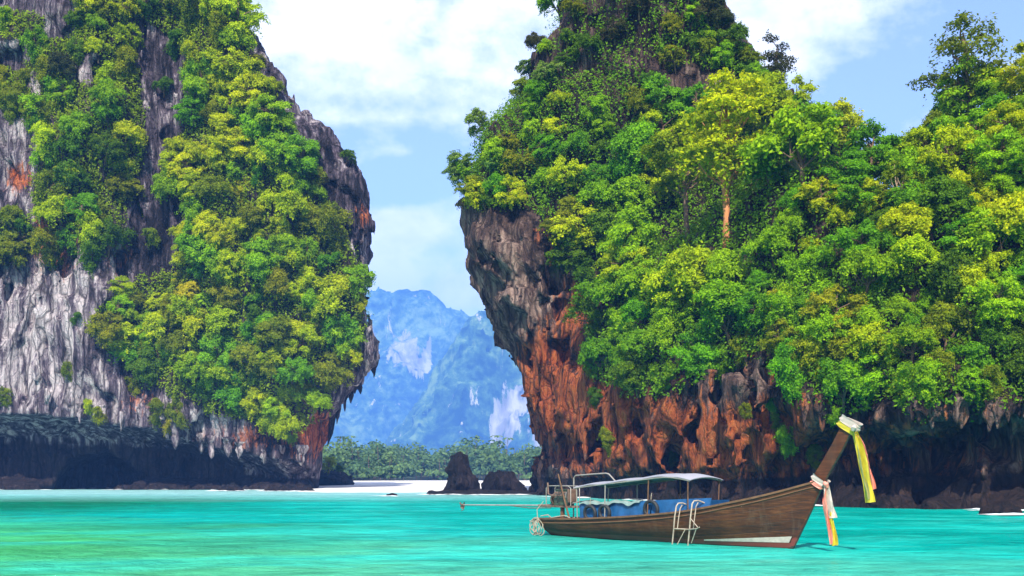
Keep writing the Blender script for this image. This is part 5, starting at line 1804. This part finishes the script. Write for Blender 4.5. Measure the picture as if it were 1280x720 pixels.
def build_ropes():
    c = bw(0.10, -0.50, 0.42)
    t = empty('rope_coil', c)
    t.rotation_euler = (0, 0, BA)
    tag(t, 'loose coils of pale rope hanging over the stern of longtail boat', 'rope')
    r = random.Random(2)
    m = MB()
    for k in range(7):
        w, h = r.uniform(0.10, 0.22), r.uniform(0.22, 0.36)
        ph = r.uniform(-0.25, 0.25)
        n = 22
        pts = [(w * math.cos(2 * math.pi * i / n) + ph * 0.5 * math.sin(2 * math.pi * i / n) - 0.04 * k + 0.1, -0.10 + 0.05 * math.sin(i + k) - 0.012 * k, h * math.sin(2 * math.pi * i / n) - 0.08 - r.uniform(0, 0.03)) for i in range(n)]
        m.tube(pts + pts[:1], 0.017, 6, False)
    m.build('coil', MAT['rope'], t)
    MB().tube([(0.0, -0.06, 0.2), (-0.04, -0.05, 0.55), (0.15, 0.1, 0.85)], 0.016, 6).build('hitch', MAT['rope'], t)
    # mooring line lying along the stern rail
    q = [bw(0.15 + 0.3 * k, -0.45 + 0.1 * math.sin(k * 1.7), 0.72 + 0.06 * math.sin(k * 2.1)) for k in range(7)]
    o = MB().tube(q, 0.02, 6).build('mooring_line', MAT['rope'], None)
    tag(o, 'short pale mooring line lying along the stern deck', 'rope')


def wrap_band(parent, centre, along, w_out, hw, length, mat, name='wrap', puff=0.03):
    """cloth wound round a board: an oval ring of given length along the board"""
    al = Vector(along).normalized()
    c, s = math.cos(BA), math.sin(BA)
    fore = Vector((c, s, 0))
    nrm = (fore - al * fore.dot(al)).normalized()
    lat = al.cross(nrm).normalized()
    P = []
    for i in range(7):
        q = i / 6 - 0.5
        g = 1 + puff * 4 * (0.25 - q * q) + 0.06 * math.sin(i * 2.3)
        row = []
        for j in range(25):
            a = 2 * math.pi * j / 24
            k = 1 + 0.05 * math.sin(3 * a + i)
            e = 0.55
            ca, sa = math.cos(a), math.sin(a)
            row.append(Vector(centre) + al * (q * length + 0.03 * math.sin(2 * a + i)) + nrm * (w_out * g * k * math.copysign(abs(ca) ** e, ca)) + lat * (hw * g * k * math.copysign(abs(sa) ** e, sa)))
        P.append(row)
    m = MB().grid(P)
    o = m.build(name, mat, None)
    # express in the parent's space
    o.data.transform(Matrix.Translation(-Vector(parent.location)))
    o.parent = parent
    return o


def build_sashes():
    al = bw(12.3, 0, 3.6) - bw(11.72, 0, 2.55)
    # upper sash
    top = bw(12.46, -0.10, 3.58)
    tip = Vector(pix(1088, 628, 28.4))
    t = empty('prow_sash', tuple(top))
    tag(t, 'yellow and white silk sash tied round the top of the prow', 'sash', 'silk sashes tied to the prow')
    tails(t, top, tip, [('silk_yellow', -0.01, 0.25, 1.0, 0.0), ('silk_pink', 0.10, 0.10, 0.82, -0.02), ('silk_pale', -0.09, 0.07, 0.96, 0.015)], 1.3)
    ctr = bw(12.30, 0, 3.70)
    wrap_band(t, ctr - al.normalized() * 0.10, al, 0.34, 0.11, 0.14, MAT['silk_yellow'])
    wrap_band(t, ctr + al.normalized() * 0.07, al, 0.33, 0.10, 0.22, MAT['silk_white'])
    MB().tube([Vector((-0.03, -0.06, -0.05)), Vector((0.0, -0.09, 0.03)), Vector((0.03, -0.05, 0.10))], [0.05, 0.085, 0.045], 9).build('knot', MAT['silk_white'], t)
    # lower sash
    top = bw(11.62, -0.13, 1.98)
    tip = Vector(pix(1041, 682, 28.9))
    t = empty('prow_sash', tuple(top))
    tag(t, 'pink, white and yellow silk sash tied where the bow meets the prow', 'sash', 'silk sashes tied to the prow')
    tails(t, top, tip, [('silk_white', -0.02, 0.22, 0.55, 0.0), ('silk_yellow', 0.035, 0.17, 1.0, -0.012), ('silk_pink', -0.09, 0.10, 0.98, 0.012)], 2.1)
    wrap_band(t, bw(11.38, 0, 2.10), al, 0.26, 0.15, 0.16, MAT['silk_white'])
    wrap_band(t, bw(11.32, 0, 1.97), al, 0.22, 0.155, 0.09, MAT['silk_pink'])
    MB().tube([Vector((-0.05, -0.02, 0.06)), Vector((0.0, -0.06, 0.0)), Vector((0.03, -0.03, -0.1))], [0.05, 0.08, 0.05], 9).build('knot', MAT['silk_pink'], t)


def tails(t, root, tip, strips, seed):
    d = Vector(tip) - Vector(root)
    side = Vector((0.92, -0.39, 0)).normalized()
    for k, (mat, off, w, shrink, dep) in enumerate(strips):
        P = []
        n = 28
        for i in range(n):
            q = i / (n - 1)
            c = Vector((d.x * (1 - (1 - q) ** 1.6), d.y * q, d.z * q * shrink)) + side * off * min(1, 0.25 + q * 3) + Vector((0.025 * math.sin(q * 6 + seed), 0, 0))
            wd = w * (0.5 + 0.5 * min(1, q * 4))
            P.append([c + side * wd * e + Vector((0, -0.05 * math.cos(e * 7 + q * 6 + seed + k) - 0.03 * math.sin(q * 13 + e * 3 + k) - dep * 3, 0.03 * e * (i == n - 1))) for e in np.linspace(-0.5, 0.5, 7)])
        solid(P, Vector((0, 0.008, 0))).build('tail', MAT[mat], t)


build_hull()
build_awning()
build_tarps()
build_engine()
build_tyres()
build_ladder()
build_ropes()
build_sashes()


# ------------------------------------------------------------------ surf along the rock foot
def build_foam():
    m, nt, b = material('foam_white')
    b.inputs['Base Color'].default_value = (0.75, 0.80, 0.80, 1)
    b.inputs['Roughness'].default_value = 0.8
    r = np.random.default_rng(31)
    mb = MB()
    pts = []
    for V, dx in ((LV, 0.8), (RV, 0.5)):
        k = V[np.abs(V[:, 2]) < 0.5]
        for x in np.arange(k[:, 0].min(), k[:, 0].max(), dx):
            c = k[np.abs(k[:, 0] - x) < dx]
            if len(c):
                pts.append(c[c[:, 1].argmin()])
    for o, v, q in ROCKS:
        k = v[np.abs(v[:, 2]) < 0.25]
        for x in np.arange(k[:, 0].min(), k[:, 0].max(), 0.4):
            c = k[np.abs(k[:, 0] - x) < 0.4]
            if len(c) and c[:, 1].min() < 160:
                pts.append(c[c[:, 1].argmin()])
    for p in pts:
        if fbm(np.array([p[0] / 7.0]), np.array([p[1] / 7.0]), np.array([0.5]), 2, 77)[0] < -0.05:
            continue
        for _ in range(r.integers(0, 4)):
            if r.random() < 0.25:
                continue
            L, W = r.uniform(0.25, 1.3), r.uniform(0.08, 0.35)
            c = Vector((p[0] + r.normal() * 0.8, p[1] - abs(r.normal()) * 1.6 - 0.1, 0.05 + r.uniform(0, 0.05)))
            n = 9
            a = [c + Vector((L * math.cos(2 * math.pi * j / n) * r.uniform(0.7, 1.2), W * math.sin(2 * math.pi * j / n) * r.uniform(0.6, 1.3), 0)) for j in range(n)]
            top = c + Vector((0, 0, r.uniform(0.02, 0.07)))
            i0 = len(mb.v)
            mb.raw(a + [top], [(j, (j + 1) % n, n) for j in range(n)])
    tag(mb.build('foam', m, None), 'white surf breaking along the dark foot of the cliffs and rocks', 'foam', kind='stuff')


build_foam()


# ------------------------------------------------------------------ air
def build_haze():
    m = bpy.data.materials.new('hazy_air')
    m.use_nodes = True
    nt = m.node_tree
    nt.nodes.clear()
    out = nt.nodes.new('ShaderNodeOutputMaterial')
    pv = nt.nodes.new('ShaderNodeVolumePrincipled')
    pv.inputs['Color'].default_value = HAZE_COL
    pv.inputs['Density'].default_value = HAZE_DENSITY
    pv.inputs['Anisotropy'].default_value = -0.4
    nt.links.new(pv.outputs[0], out.inputs['Volume'])
    mb = MB().box((0, 1200, 440), (4400, 6600, 886.4))
    o = mb.build('haze', m, None, False)
    tag(o, 'thin blue sea haze filling the bay', 'haze', kind='stuff')


HAZE_COL = (0.11, 0.32, 0.93, 1)
HAZE_DENSITY = 0.00035
build_haze()
